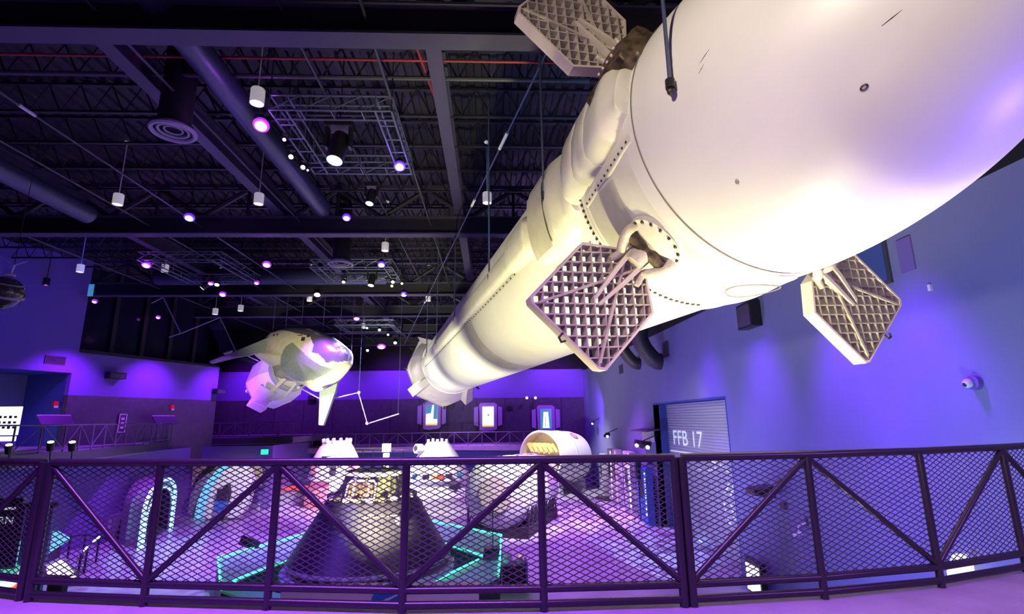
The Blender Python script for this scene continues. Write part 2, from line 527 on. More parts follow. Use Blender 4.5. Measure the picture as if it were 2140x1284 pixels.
# right wall with the garage door opening (y 19.6..28.4, z up to 2.08)
GY0, GY1, GZ = 19.6, 28.5, 2.08
wr = MB()
wr.box((XR + 0.15, (-4 + GY0) / 2, (FLOOR + 5.75) / 2), (0.3, GY0 + 4, 5.75 - FLOOR))
wr.box((XR + 0.15, (GY1 + YF) / 2, (FLOOR + 5.95) / 2), (0.3, YF - GY1, 5.95 - FLOOR))
wr.box((XR + 0.15, (GY0 + GY1) / 2, (GZ + 5.95) / 2), (0.3, GY1 - GY0, 5.95 - GZ))
struct('wall_right', wr, 'wall_blue', smooth=False)
# black painted wall top above the colour line
wt = MB().prism([(XR - 0.02, -4, 5.42), (XR - 0.02, YF, 6.1), (XR - 0.02, YF, 10.4), (XR - 0.02, -4, 10.4)], (0.3, 0, 0))
struct('wall_right_upper', wt, 'black', smooth=False)
# alcove behind the door frame
al = MB()
al.box((XR + 0.75, GY1 + 0.05, (FLOOR + GZ) / 2), (1.5, 0.1, GZ - FLOOR))
al.box((XR + 0.75, GY0 - 0.05, (FLOOR + GZ) / 2), (1.5, 0.1, GZ - FLOOR))
al.box((XR + 0.75, (GY0 + GY1) / 2, GZ + 0.05), (1.5, GY1 - GY0 + 0.2, 0.1))
struct('wall_alcove', al, 'alcove', smooth=False)

# far wall: purple-washed upper band, grey panelled lower band, black above
struct('wall_back', MB().box((-10, YF + 0.15, 4.8), (40, 0.3, 2.7)), 'wall_side', smooth=False)
struct('wall_back_lower', MB().box((-10, YF + 0.12, (FLOOR + 3.45) / 2), (40, 0.3, 3.45 - FLOOR)), 'wall_grey', smooth=False)
struct('wall_back_upper', MB().box((-10, YF + 0.14, 8.3), (40, 0.34, 4.3)), 'black', smooth=False)
# panel joints on the grey band
pj = MB()
for i in range(12):
    pj.box((-23 + i * 2.7, YF - 0.035, 1.4), (0.04, 0.01, 4.1))
struct('trim_1', pj, 'black', smooth=False)

# left wall (oblique), A near, B far
KL = 0.84
LA = Vector((-33.5 * KL, 14.5 * KL, 0)); LB = Vector((-20.9 * KL, 49.9 * KL, 0))
LD = (LB - LA).normalized(); LN = Vector((LD.y, -LD.x, 0))      # LN points into the room


def lw(t, z, off=0.0):
    return LA + LD * t + LN * off + Vector((0, 0, z))


LL = (LB - LA).length * 0.6


def lray(x, y):
    """photo pixel onto the left wall: distance along it and height"""
    d = ray(x, y)
    t = (LA - EYEP).dot(LN) / d.dot(LN)
    p = EYEP + d * t
    return (p - LA).dot(LD), p.z


LL = lray(452, 834)[0]
T_DOOR, Z_DOOR = lray(150, 780)
T_REC, Z_REC = lray(165, 737)
Z_BAND = lray(300, 832)[1]


def lbox(mb, t0, t1, z0, z1, d0, d1):
    return mb.prism([lw(t0, z0, d0), lw(t1, z0, d0), lw(t1, z1, d0), lw(t0, z1, d0)], LN * (d1 - d0))


wl = MB()
lbox(wl, 0, T_DOOR, Z_DOOR, 10.4, 0, -0.35)
lbox(wl, T_DOOR, T_REC, Z_BAND, 10.4, 0, -0.35)
Z_REC2 = lray(452, 768)[1]
wl.prism([lw(T_REC, Z_BAND), lw(LL, Z_BAND), lw(LL, Z_REC2), lw(T_REC, Z_REC)], LN * -0.35)
struct('wall_left', wl, 'wall_side', smooth=False)
wl = MB()
lbox(wl, T_DOOR, LL, -1.5, Z_BAND, 0.02, -0.35)
struct('wall_left_lower', wl, 'wall_grey', smooth=False)
# dark glazed recess above the wall on the left
wl = MB()
lbox(wl, T_REC, LL, 4.0, 10.4, -1.2, -1.4)
lbox(wl, T_REC - 0.1, T_REC, 4.5, 10.4, -0.35, -1.4)
struct('window_1', wl, 'glassdark', smooth=False)
wl = MB()
for k in range(5):
    t = T_REC + 0.4 + k * (LL - T_REC) / 5
    lbox(wl, t, t + 0.25, 4.5, 10.4, -1.0, -1.2)
wl.prism([lw(T_REC, Z_REC - 0.02, -0.02), lw(LL, Z_REC2 - 0.02, -0.02), lw(LL, Z_REC2 + 0.15, -0.02), lw(T_REC, Z_REC + 0.2, -0.02)], LN * -1.2)
struct('trim_2', wl, 'beamdark', smooth=False)
e_ = lw(LL, 0); f_ = aty(452, 834, YF)
struct('wall_left_return', MB().prism([Vector((e_.x, e_.y, -4)), Vector((f_.x, f_.y, -4)), Vector((f_.x, f_.y, 10.4)), Vector((e_.x, e_.y, 10.4))], (-0.2, 0, 0)), 'black', smooth=False)
# door recess on the left: returns, back wall
wl = MB()
lbox(wl, 0, T_DOOR, -1, Z_DOOR, -3.4, -3.6)
struct('wall_door_recess', wl, 'wall_blue', smooth=False)
wl = MB()
lbox(wl, T_DOOR, T_DOOR + 0.2, -1, Z_DOOR, -0.3, -3.6)
lbox(wl, 0, T_DOOR, Z_DOOR, Z_DOOR + 0.2, -0.3, -3.6)
struct('wall_door_return', wl, 'alcove', smooth=False)

# roof deck with ribs running down the hall
dk = MB()
x = -34.0
prof = []
while x < 10:
    prof += [(x, 10.3), (x + 0.16, 10.3), (x + 0.20, 10.38), (x + 0.36, 10.38)]
    x += 0.40
vs = []
for px, pz in prof:
    vs += [(px, -4, pz), (px, 52, pz)]
dk.add(vs, [(2 * i, 2 * i + 1, 2 * i + 3, 2 * i + 2) for i in range(len(prof) - 1)])
struct('ceiling', dk, 'deck', smooth=False)
struct('wall_front', MB().box((-10, -4.2, 5), (44, 0.2, 19)), 'black', smooth=False)

# main trusses across the hall
ntrim = 3


def trim(mb, m, **k):
    global ntrim
    o = struct('trim_%d' % ntrim, mb, m, **k)
    ntrim += 1
    return o


def xof(Y):   # left end of the roof steel at depth Y (follows the left wall)
    return -33 if Y < 18.2 else -28.14 + (Y - 12.2) * 0.356 + (1.9 if Y > 26 else 0.3)


for Y in (8.0, 17.9, 27.1, 32.9, 39.5, 46.0):
    x0, x1 = xof(Y), XR
    b = MB()
    b.box(((x0 + x1) / 2, Y, 8.03), (x1 - x0, 0.40, 0.05))
    b.box(((x0 + x1) / 2, Y, 8.67), (x1 - x0, 0.36, 0.05))
    trim(b, 'beam', smooth=False)
    b = MB()
    b.box(((x0 + x1) / 2, Y, 8.35), (x1 - x0, 0.07, 0.62))
    trim(b, 'beamdark', smooth=False)
    b = MB()
    b.box(((x0 + x1) / 2, Y, 9.86), (x1 - x0, 0.26, 0.14))
    trim(b, 'beam', smooth=False)
    b = MB()
    n = max(4, int((x1 - x0) / 3.2))
    for i in range(n):
        xa = x0 + (x1 - x0) * i / n; xb = x0 + (x1 - x0) * (i + 0.5) / n; xc = x0 + (x1 - x0) * (i + 1) / n
        b.cyl((xa, Y, 8.7), (xb, Y, 9.8), 0.09, n=6)
        b.cyl((xb, Y, 9.8), (xc, Y, 8.7), 0.09, n=6)
        b.cyl((xb, Y, 8.7), (xb, Y, 9.8), 0.06, n=6)
    trim(b, 'beamdark')
# girders running down the hall
for X, w_, z in ((-7.6, 0.34, 8.75), (-1.15, 0.32, 8.8), (-14.5, 0.34, 8.8), (4.9, 0.32, 8.8)):
    b = MB()
    b.box((X, 23, z), (w_, 54, 0.05)); b.box((X, 23, z + 0.3), (0.04, 54, 0.6)); b.box((X, 23, z + 0.62), (w_, 54, 0.05))
    trim(b, 'beam', smooth=False)
# open web joists across the hall under the deck
Y = 6.3
while Y < 49:
    if min(abs(Y - t) for t in (8.0, 17.9, 27.1, 32.9, 39.5, 46.0)) > 0.5:
        x0, x1 = xof(Y), XR
        b = MB()
        b.box(((x0 + x1) / 2, Y, 9.42), (x1 - x0, 0.10, 0.06)); b.box(((x0 + x1) / 2, Y, 10.22), (x1 - x0, 0.12, 0.07))
        n = int((x1 - x0) / 0.8)
        for i in range(n):
            xa = x0 + (x1 - x0) * i / n; xb = x0 + (x1 - x0) * (i + 0.5) / n; xc = x0 + (x1 - x0) * (i + 1) / n
            b.cyl((xa, Y, 9.42), (xb, Y, 10.22), 0.022, n=4, cap=False)
            b.cyl((xb, Y, 10.22), (xc, Y, 9.42), 0.022, n=4, cap=False)
        trim(b, 'deck', smooth=False)
    Y += 1.55

# near balcony slab following the railing curve
POSTS = [(-6.35, 6.05), (-5.1, 5.40), (-4.015, 4.982), (-3.923, 4.965), (-2.858, 4.759), (-1.794, 4.594), (-0.697, 4.432),
         (0.403, 4.388), (1.513, 4.397), (1.585, 4.400), (2.70, 4.486), (3.858, 4.682), (5.0, 5.04), (6.15, 5.52), (7.25, 6.05)]
POSTS[2] = (-4.03, 4.99); POSTS[3] = (-3.93, 4.955)


def smoothchain(pts, k=6):
    out = []
    P = [Vector((*p, 0)) for p in pts]
    for i in range(len(P) - 1):
        p0 = P[max(i - 1, 0)]; p1 = P[i]; p2 = P[i + 1]; p3 = P[min(i + 2, len(P) - 1)]
        for j in range(k):
            t = j / k
            out.append(0.5 * ((2 * p1) + (p2 - p0) * t + (2 * p0 - 5 * p1 + 4 * p2 - p3) * t * t + (3 * p1 - p0 - 3 * p2 + p3) * t ** 3))
    out.append(P[-1])
    return out


edge = smoothchain([(-8.9, 7.9)] + [POSTS[i] for i in (0, 1, 2, 4, 5, 6, 7, 8, 10, 11, 12, 13)] + [(8.88, 6.9)])
slab = [Vector((p.x, p.y + 0.10, -0.055)) for p in edge] + [Vector((8.88, -4, -0.055)), Vector((-8.9, -4, -0.055))]
struct('floor_balcony', MB().prism(slab, (0, 0, -0.5)), 'balcony', angle=50)

# ================================================================== NEAR GUARD RAIL
def guard_rail(idx, diag, label):
    P = [Vector((*POSTS[i], 0)) for i in idx]
    root = thing('guard_rail', (P[0] + P[-1]) / 2 + Vector((0, 0, -0.03)), label, 'railing', 'guard rail sections along the balcony edge')
    TOP, LOW, BASE = 1.075, 0.105, 0.0
    MB().tube([p + Vector((0, 0, TOP)) for p in P], 0.033, 12).build('top_rail', 'rail', root)
    MB().tube([p + Vector((0, 0, LOW)) for p in P], 0.028, 12).build('bottom_rail', 'rail', root)
    MB().tube([p + Vector((0, 0, BASE)) for p in P], 0.03, 12).build('base_rail', 'rail', root)
    for k, p in enumerate(P):
        MB().cyl(p + Vector((0, 0, -0.05)), p + Vector((0, 0, TOP)), 0.036 if k in (0, len(P) - 1) else 0.032, n=14).build('post', 'rail', root)
    for (a, za), (b, zb) in diag:
        pa = Vector((*POSTS[a], TOP - 0.02 if za else LOW + 0.02)); pb = Vector((*POSTS[b], TOP - 0.02 if zb else LOW + 0.02))
        MB().cyl(pa, pb, 0.026, n=12).build('diagonal_brace', 'rail', root)
    hw0, vs0 = 0.048, 0.0222
    for a, b in zip(P[:-1], P[1:]):
        d = (b - a); L = d.length; d.normalize()
        nrm = Vector((-d.y, d.x, 0))
        if nrm.y < 0: nrm = -nrm
        off = nrm * 0.012
        z0, z1 = LOW + 0.02, TOP - 0.02
        rows = int(round((z1 - z0) / vs0)); vstep = (z1 - z0) / rows
        cols = int(round(L / hw0)); hw = L / cols
        na, nb = 0.0105, 0.0036
        vs = []; fs = []; idx_ = {}
        for r_ in range(rows + 1):
            for c in range(cols + 1):
                if (c + r_) % 2: continue
                idx_[(c, r_)] = len(vs)
                p = a + d * (c * hw) + off + Vector((0, 0, z0 + r_ * vstep))
                vs += [p - d * na, p + Vector((0, 0, nb)), p + d * na, p - Vector((0, 0, nb))]
        for (c, r_), k in idx_.items():
            fs.append((k, k + 1, k + 2, k + 3))
            if (c + 1, r_ + 1) in idx_:
                m_ = idx_[(c + 1, r_ + 1)]
                fs.append((k + 1, m_, m_ + 3, k + 2))
            if (c + 1, r_ - 1) in idx_:
                m_ = idx_[(c + 1, r_ - 1)]
                fs.append((k + 2, m_ + 1, m_, k + 3))
        o = MB().add(vs, fs).build('expanded_mesh', 'mesh', root, smooth=False)
        sol = o.modifiers.new('thickness', 'SOLIDIFY'); sol.thickness = 0.003; sol.offset = 0
        for zz in (z0, z1):
            MB().box((a + b) / 2 + off + Vector((0, 0, zz)), (L - 0.05, 0.012, 0.02), axes=(d, nrm, Vector((0, 0, 1)))).build('mesh_edge_strip', 'rail', root, smooth=False)
    return root


guard_rail([0, 1, 2], [((2, 1), (1, 0)), ((1, 0), (0, 1))], 'dark plum guard rail section ending at the far left, only one slanting brace in view')
guard_rail([3, 4, 5, 6, 7, 8], [((3, 1), (4, 0)), ((4, 0), (5, 1)), ((5, 1), (6, 0)), ((6, 0), (7, 1)), ((7, 1), (8, 0))],
           'long middle guard rail section with mesh infill in front of the dark cone capsule')
guard_rail([9, 10, 11, 12, 13], [((9, 0), (10, 1)), ((10, 1), (11, 0)), ((11, 0), (12, 1)), ((12, 1), (13, 0))],
           'right guard rail section with mesh infill in front of the blue side wall')

# ================================================================== BOOSTER
VD = Vector((-math.sin(R(12.46)), math.cos(R(12.46)), 0))
UP = Vector((0, 0, 1))
SD = VD.cross(UP)
A0 = Vector((4.431, 0.979, 4.853))
RB = 1.83


def rp(s, th, r):
    t = R(th)
    return A0 + VD * s + (UP * math.cos(t) + SD * math.sin(t)) * r


def rnose(s):
    q = (5.0 - s) / 3.4
    return RB if q <= 0 else RB * math.sqrt(max(0, 1 - q * q))


def spath(pts, k=5):
    P = [Vector(p) for p in pts]
    out = []
    for i in range(len(P) - 1):
        p0 = P[max(i - 1, 0)]; p1 = P[i]; p2 = P[i + 1]; p3 = P[min(i + 2, len(P) - 1)]
        for j in range(k):
            t = j / k
            out.append(0.5 * ((2 * p1) + (p2 - p0) * t + (2 * p0 - 5 * p1 + 4 * p2 - p3) * t * t + (3 * p1 - p0 - 3 * p2 + p3) * t ** 3))
    out.append(P[-1])
    return out


def surf(s0, s1, th0=-180, th1=180, ns=10, nt=96, off=0.0, rf=None):
    """open patch of the booster skin"""
    mb = MB(); vs = []; fs = []
    full = th1 - th0 >= 359.9
    k = nt if full else nt + 1
    for i in range(ns + 1):
        s = s0 + (s1 - s0) * i / ns
        r = (rf(s) if rf else rnose(s)) + off
        for j in range(k):
            vs.append(rp(s, th0 + (th1 - th0) * j / nt, r))
    for i in range(ns):
        for j in range(nt):
            j2 = (j + 1) % k
            fs.append((i * k + j, i * k + j2, (i + 1) * k + j2, (i + 1) * k + j))
    return mb.add(vs, fs)


booster = thing('rocket_booster', A0 + VD * 16, 'huge white rocket booster hanging overhead, its nose at upper right and tail in mid hall', 'rocket')
vs = []; fs = []
NS = 56; NT = 144
for i in range(NS + 1):
    q = math.sin(math.pi / 2 * i / NS)
    s = 5.0 - 3.4 * q
    r = RB * math.cos(math.pi / 2 * i / NS)
    for j in range(NT):
        vs.append(rp(s, 360 * j / NT, r))
for i in range(NS):
    for j in range(NT):
        fs.append((i * NT + j, i * NT + (j + 1) % NT, (i + 1) * NT + (j + 1) % NT, (i + 1) * NT + j))
nose_o = MB().add(vs, fs).build('nose_cone', 'booster', booster, angle=80)
surf(5.0, 6.33, ns=4, nt=144).build('fin_section', 'boostergloss', booster)
surf(6.33, 15.3, ns=8, nt=144, off=-0.004).build('tank_barrel', 'booster', booster)
surf(15.3, 16.6, ns=3, nt=144, off=0.0).build('sooty_tank_band', 'soot', booster)
surf(16.6, 31.4, ns=10, nt=144, off=-0.004).build('lower_tank_barrel', 'booster', booster)
MB().lathe(A0, [(1.834, 4.745), (1.838, 4.75), (1.838, 4.762), (1.834, 4.768)], 128, axis=VD).build('nose_seam', 'seam', booster)
MB().lathe(A0, [(1.83, 6.30), (1.845, 6.305), (1.845, 6.36), (1.83, 6.365)], 128, axis=VD).build('joint_ring', 'boostergloss', booster)
stud_strip('bolt_ring', lambda t: (rp(6.40, -180 + 360 * t, 1.836), rp(6.4, -180 + 360 * t, 2.836) - rp(6.4, -180 + 360 * t, 1.836)), 'booster', 'bolt', booster, 130, 0.019, 0.02, 0.03)


def fairing(secs, m, name, parent, n=10, base=-0.02, prof=None):
    """raised fairing lofted over (s, theta centre, half width deg, height)"""
    prof = prof or [(-1, 0), (-0.93, 0.55), (-0.78, 0.92), (-0.5, 1.0), (0, 1.03), (0.5, 1.0), (0.78, 0.92), (0.93, 0.55), (1, 0)]
    rows = []
    for i in range(len(secs) - 1):
        a, b = secs[i], secs[i + 1]
        for j in range(n if i < len(secs) - 1 else n + 1):
            t = j / n
            t2 = t * t * (3 - 2 * t)
            rows.append((a[0] + (b[0] - a[0]) * t, *[a[k] + (b[k] - a[k]) * t2 for k in (1, 2, 3)]))
    rows.append(secs[-1])
    vs = []; fs = []
    K = len(prof)
    for s, tc, hw, h in rows:
        for u, hh in prof:
            vs.append(rp(s, tc + u * hw, RB + base + (hh * h - 0 * base if hh else 0) + (0.02 if hh else 0)))
    for i in range(len(rows) - 1):
        for j in range(K - 1):
            fs.append((i * K + j, i * K + j + 1, (i + 1) * K + j + 1, (i + 1) * K + j))
    fs.append(tuple(range(K))); fs.append(tuple((len(rows) - 1) * K + j for j in range(K)))
    return MB().add(vs, fs).build(name, m, parent, angle=50)


# grid fin cable fairing and raceway down the left flank
fairing([(4.80, -84, 1, 0.01), (4.86, -80, 10, 0.16), (5.2, -79, 17, 0.26), (5.62, -80, 18, 0.24)], 'boostergloss', 'fairing_cap', booster)
fairing([(5.62, -80, 18.5, 0.23), (5.64, -80, 18.5, 0.25), (6.05, -82, 18.5, 0.24), (6.07, -82, 18.5, 0.22)], 'boostergloss', 'fairing_panel', booster, n=3)
fairing([(6.07, -82, 18, 0.22), (6.09, -82, 18, 0.24), (6.5, -86, 17, 0.23), (6.54, -87, 16, 0.20)], 'boostergloss', 'fairing_panel', booster, n=3)
fairing([(6.54, -88, 18, 0.12), (6.7, -92, 22, 0.17), (7.0, -96, 23, 0.30), (8.0, -96, 22, 0.30), (8.35, -95, 17, 0.12), (8.5, -95, 13, 0.08)],
        'boostergloss', 'raceway_bulge', booster)
fairing([(8.45, -94, 10, 0.10), (8.6, -94, 12, 0.24), (9.9, -94, 11, 0.22), (10.2, -94, 9, 0.10)], 'boostergloss', 'raceway_box', booster)
fairing([(10.1, -93, 8.5, 0.13), (15.0, -93, 8.2, 0.13), (24, -93, 8, 0.13), (31.2, -93, 8, 0.12)], 'boostergloss', 'raceway_cover', booster, n=4)
# flat recessed panel let into the bulge
mb = surf(7.12, 7.92, -113, -84, ns=6, nt=16, off=0.0, rf=lambda s: RB + 0.326)
mb.build('access_panel', 'soot', booster)
def skin_path(s0, th0, s1, th1, r=1.836):
    def f(t):
        s = s0 + (s1 - s0) * t; th = th0 + (th1 - th0) * t
        return rp(s, th, r), rp(s, th, r + 1) - rp(s, th, r)
    return f


stud_strip('raceway_bolts', skin_path(8.7, -104.2, 30, -103.2), 'boostergloss', 'bolt', booster, 64, 0.016, 0.018, 0.028)
stud_strip('raceway_bolts', skin_path(10.3, -82.5, 30, -82.5), 'boostergloss', 'bolt', booster, 56, 0.016, 0.018, 0.028)
stud_strip('fairing_bolts', skin_path(4.9, -99.3, 6.3, -106.5, 1.852), 'boostergloss', 'bolt', booster, 13, 0.012, 0.012, 0.024)
stud_strip('fairing_bolts', skin_path(6.6, -121, 8.1, -120), 'boostergloss', 'bolt', booster, 15, 0.013, 0.014, 0.024)
# flange strip beside the fairing
fairing([(4.84, -99, 2.0, 0.02), (5.6, -102, 2.6, 0.02), (6.28, -105, 2.6, 0.02)], 'boostergloss', 'fairing_flange', booster)
# opening with orange brown valves behind the cap
MB().prism([rp(5.25, -67.5, 2.06), rp(5.52, -64, 2.05), rp(5.66, -70, 2.085), rp(5.42, -77, 2.10)], rp(5.4, -70, 2.075) - rp(5.4, -70, 2.055)).build('valve_opening', 'brownmetal', booster, smooth=False)
# grey insulation field ahead of the joint
surf(5.45, 6.24, -106, -133, ns=4, nt=24, off=0.006).build('insulation_patch', 'greyblanket', booster)
# longitudinal cover on the underside
fairing([(4.85, 176, 4, 0.01), (5.05, 176, 11, 0.03), (5.9, 174, 11, 0.09), (6.5, 172, 8, 0.05), (6.9, 172, 4, 0.01)], 'booster', 'belly_fairing', booster)


def disc_ring(s, th, rad, m, name, wid=0.012, lift=0.006, n=40, parent=None):
    pts = []
    for k in range(n):
        a = 2 * math.pi * k / n
        ss = s + rad * math.cos(a); tt = th + math.degrees(rad * math.sin(a) / RB)
        pts.append(rp(ss, tt, rnose(ss) + lift))
    return MB().tube(pts, wid, 6, closed=True).build(name, m, parent or booster)


disc_ring(5.3, 180, 0.31, 'seam', 'hatch_outline', 0.007, 0.085)
disc_ring(2.72, -135, 0.022, 'bolt', 'vent_hole', 0.007)
disc_ring(3.9, -135, 0.016, 'seam', 'vent_hole', 0.004)
for (a, b, ra) in (((2.34, -121.5), (2.46, -122.0), 0.004), ((3.56, -93.2), (3.68, -95.4), 0.004), ((3.64, -96.6), (3.72, -98.4), 0.004)):
    MB().tube([rp(a[0], a[1], rnose(a[0])), rp((a[0] + b[0]) / 2, (a[1] + b[1]) / 2, rnose((a[0] + b[0]) / 2)), rp(b[0], b[1], rnose(b[0]))], [0.001, ra, 0.002], 6).build('scorch_mark', 'bolt', booster)

# tail: edge ring, octaweb skirt, flange and engine bells
MB().lathe(A0, [(1.83, 31.2), (1.88, 31.25), (1.88, 31.5), (1.80, 31.55)], 96, axis=VD).build('tail_ring', 'white', booster)
MB().lathe(A0, [(1.80, 31.5), (1.84, 32.4), (2.0, 33.4), (2.35, 34.9)], 96, axis=VD).build('engine_skirt', 'boostergloss', booster)
MB().lathe(A0, [(2.35, 34.9), (2.55, 34.95), (2.58, 35.6), (2.3, 35.65), (2.2, 35.0)], 8, axis=VD).build('octagonal_flange', 'greyblanket', booster, angle=20)
for k in range(4):
    th = -138 + 90 * k + 12
    pr = []
    for a_, r0_, r1_ in ((31.6, 1.83, 1.9), (33.3, 1.95, 2.35), (35.0, 2.3, 2.85)):
        pr.append((a_, r0_, r1_))
    vs = []; fs = []
    for s, r0_, r1_ in pr:
        for t_, rr in ((-9, r0_), (-6, r1_), (6, r1_), (9, r0_)):
            vs.append(rp(s, th + t_, rr))
    for i in range(2):
        for j in range(3):
            fs.append((i * 4 + j, i * 4 + j + 1, i * 4 + 5 + j, i * 4 + 4 + j))
    fs += [(0, 1, 2, 3), (8, 9, 10, 11)]
    MB().add(vs, fs).build('leg_fairing', 'greyblanket', booster, smooth=False)
for k in range(9):
    c = rp(34.8, 40 * k, 0 if k == 8 else 1.45)
    e = rp(36.4, 40 * k, 0 if k == 8 else 1.45)
    MB().lathe(c, [(0.22, 0), (0.30, 0.5), (0.45, 1.5), (0.43, 1.5), (0.2, 0.1)], 20, axis=VD).build('engine_bell', 'brownmetal', booster)
for k in range(12):
    th = 30 * k
    MB().cyl(rp(34.95, th, 2.5), rp(35.1, th, 2.70), 0.07, n=6).build('flange_lug', 'bolt', booster, smooth=False)


# ---- grid fins
def clip_line(px, py, dx, dy, poly):
    """clip the infinite 2D line to a convex polygon, returns t range"""
    t0, t1 = -1e9, 1e9
    n = len(poly)
    area_ = sum(poly[i][0] * poly[(i + 1) % n][1] - poly[(i + 1) % n][0] * poly[i][1] for i in range(n))
    for i in range(n):
        x1, y1 = poly[i]; x2, y2 = poly[(i + 1) % n]
        nx, ny = (y2 - y1), -(x2 - x1)
        if area_ < 0: nx, ny = -nx, -ny
        den = dx * nx + dy * ny
        num = (x1 - px) * nx + (y1 - py) * ny
        if abs(den) < 1e-9:
            if num < 0: return None
        elif den > 0:
            t1 = min(t1, num / den)
        else:
            t0 = max(t0, num / den)
    return (t0, t1) if t1 - t0 > 0.02 else None


FINPOLY = [(2.07, -0.28), (2.36, -0.64), (3.37, -0.64), (3.43, -0.56), (3.43, 0.58), (3.39, 0.64), (2.36, 0.64), (2.07, 0.28)]


def grid_fin(S, th, tilt, parent):
    T = R(th)
    rad = UP * math.cos(T) + SD * math.sin(T)
    tan = -UP * math.sin(T) + SD * math.cos(T)
    ax = VD

    def P(r_, t_, d_=0.0):
        # slight sweep: outer end leans toward the tail
        return A0 + rad * r_ + tan * t_ + ax * (S + d_ + tilt * (t_))
    D = 0.10
    lat = MB()
    w_ = 0.0075
    pitch = 0.134
    for fam in (1, -1):
        dx, dy = math.sqrt(.5), fam * math.sqrt(.5)
        nx, ny = -dy, dx
        for k in range(-12, 13):
            off = (k + 0.5) * pitch
            px, py = 2.75 + nx * off, ny * off
            tr = clip_line(px, py, dx, dy, [(2.8 + (a_ - 2.8) * 0.98, b2_ * 0.98) for a_, b2_ in FINPOLY])
            if not tr: continue
            a = (px + dx * tr[0], py + dy * tr[0]); b = (px + dx * tr[1], py + dy * tr[1])
            n2 = (nx * w_, ny * w_)
            vs = []
            for (qx, qy) in (a, b):
                for sg in (-1, 1):
                    for dd in (-D * 0.92, D * 0.92):
                        ww = 0.6 if dd < 0 else 1.0
                        vs.append(P(qx + sg * n2[0], qy + sg * n2[1], dd))
            lat.add(vs, [(0, 1, 3, 2), (4, 6, 7, 5), (0, 4, 5, 1), (2, 3, 7, 6), (0, 2, 6, 4), (1, 5, 7, 3)])
    fin = lat.build('grid_fin', 'titanium', parent, smooth=False)
    ORG[fin.name] = parent.location.copy()
    fr = MB()
    n = len(FINPOLY)
    cx, cy = 2.8, 0
    inner = [(cx + (x - cx) * 0.965, cy + (y - cy) * 0.955) for x, y in FINPOLY]
    vs = []
    for dd in (-D, D):
        for q in FINPOLY: vs.append(P(*q, dd))
        for q in inner: vs.append(P(*q, dd))
    fs = []
    for i in range(n):
        j = (i + 1) % n
        fs += [(i, j, n + j, n + i), (2 * n + i, 2 * n + j, 3 * n + j, 3 * n + i), (i, j, 2 * n + j, 2 * n + i), (n + i, n + j, 3 * n + j, 3 * n + i)]
    fr.add(vs, fs)
    fr.build('fin_frame', 'titanium2', fin, smooth=False)
    # two long diagonal stiffeners
    st = MB()
    for (a, b) in (((2.1, 0.1), (3.36, -0.52)), ((2.1, -0.1), (3.36, 0.52))):
        da = Vector((b[0] - a[0], b[1] - a[1], 0)).normalized()
        nn = (-da.y * 0.016, da.x * 0.016)
        vs = []
        for q in (a, b):
            for sg in (-1, 1):
                for dd in (-D * 1.08, -D * 0.2):
                    vs.append(P(q[0] + sg * nn[0], q[1] + sg * nn[1], dd))
        st.add(vs, [(0, 1, 3, 2), (4, 6, 7, 5), (0, 4, 5, 1), (2, 3, 7, 6), (0, 2, 6, 4), (1, 5, 7, 3)])
    st.build('stiffener', 'titanium', fin, smooth=False)
    # tapered spine with slot
    sp = MB()
    for sg in (-1, 1):
        vs = []
        for (r_, t_, wd, hh) in ((1.95, 0.12, 0.03, 0.20), (2.35, 0.095, 0.028, 0.17), (2.80, 0.045, 0.02, 0.10)):
            for s2 in (-1, 1):
                for dd in (-hh, -D * 0.3):
                    vs.append(P(r_, sg * t_ + s2 * wd, dd))
        fs = []
        for i in (0, 4):
            fs += [(i, i + 1, i + 5, i + 4), (i + 2, i + 3, i + 7, i + 6), (i, i + 2, i + 6, i + 4), (i + 1, i + 3, i + 7, i + 5)]
        fs += [(0, 1, 3, 2), (8, 9, 11, 10)]
        sp.add(vs, fs)
    sp.build('fin_spine', 'titanium2', fin, smooth=False)
    # curved arms gripping the hub
    for sg in (-1, 1):
        MB().tube(spath([P(1.78, sg * 0.28, -0.40), P(1.93, sg * 0.34, -0.36), P(2.04, sg * 0.27, -0.22), P(2.10, sg * 0.20, -0.12), P(2.26, sg * 0.24, -0.10)], 4),
                  [0.032 + 0.035 * math.sin(math.pi * (0.15 + 0.8 * i / 16)) for i in range(17)], 12).build('hub_arm', 'titanium', fin)
    MB().cyl(P(1.93, -0.36, -0.30), P(1.93, 0.36, -0.30), 0.075, n=14).build('pivot_shaft', 'brownmetal', fin)
    MB().cyl(P(1.70, 0, -0.28), P(2.12, 0, -0.20), 0.15, 0.11, n=18).build('hub', 'titanium', fin)
    # latch hook on the outer edge
    MB().tube([P(3.42, 0.06, -D), P(3.50, 0.06, -D), P(3.52, 0.0, -D), P(3.47, -0.03, -D)], 0.016, 6).build('latch_hook', 'bolt', fin)
    return fin


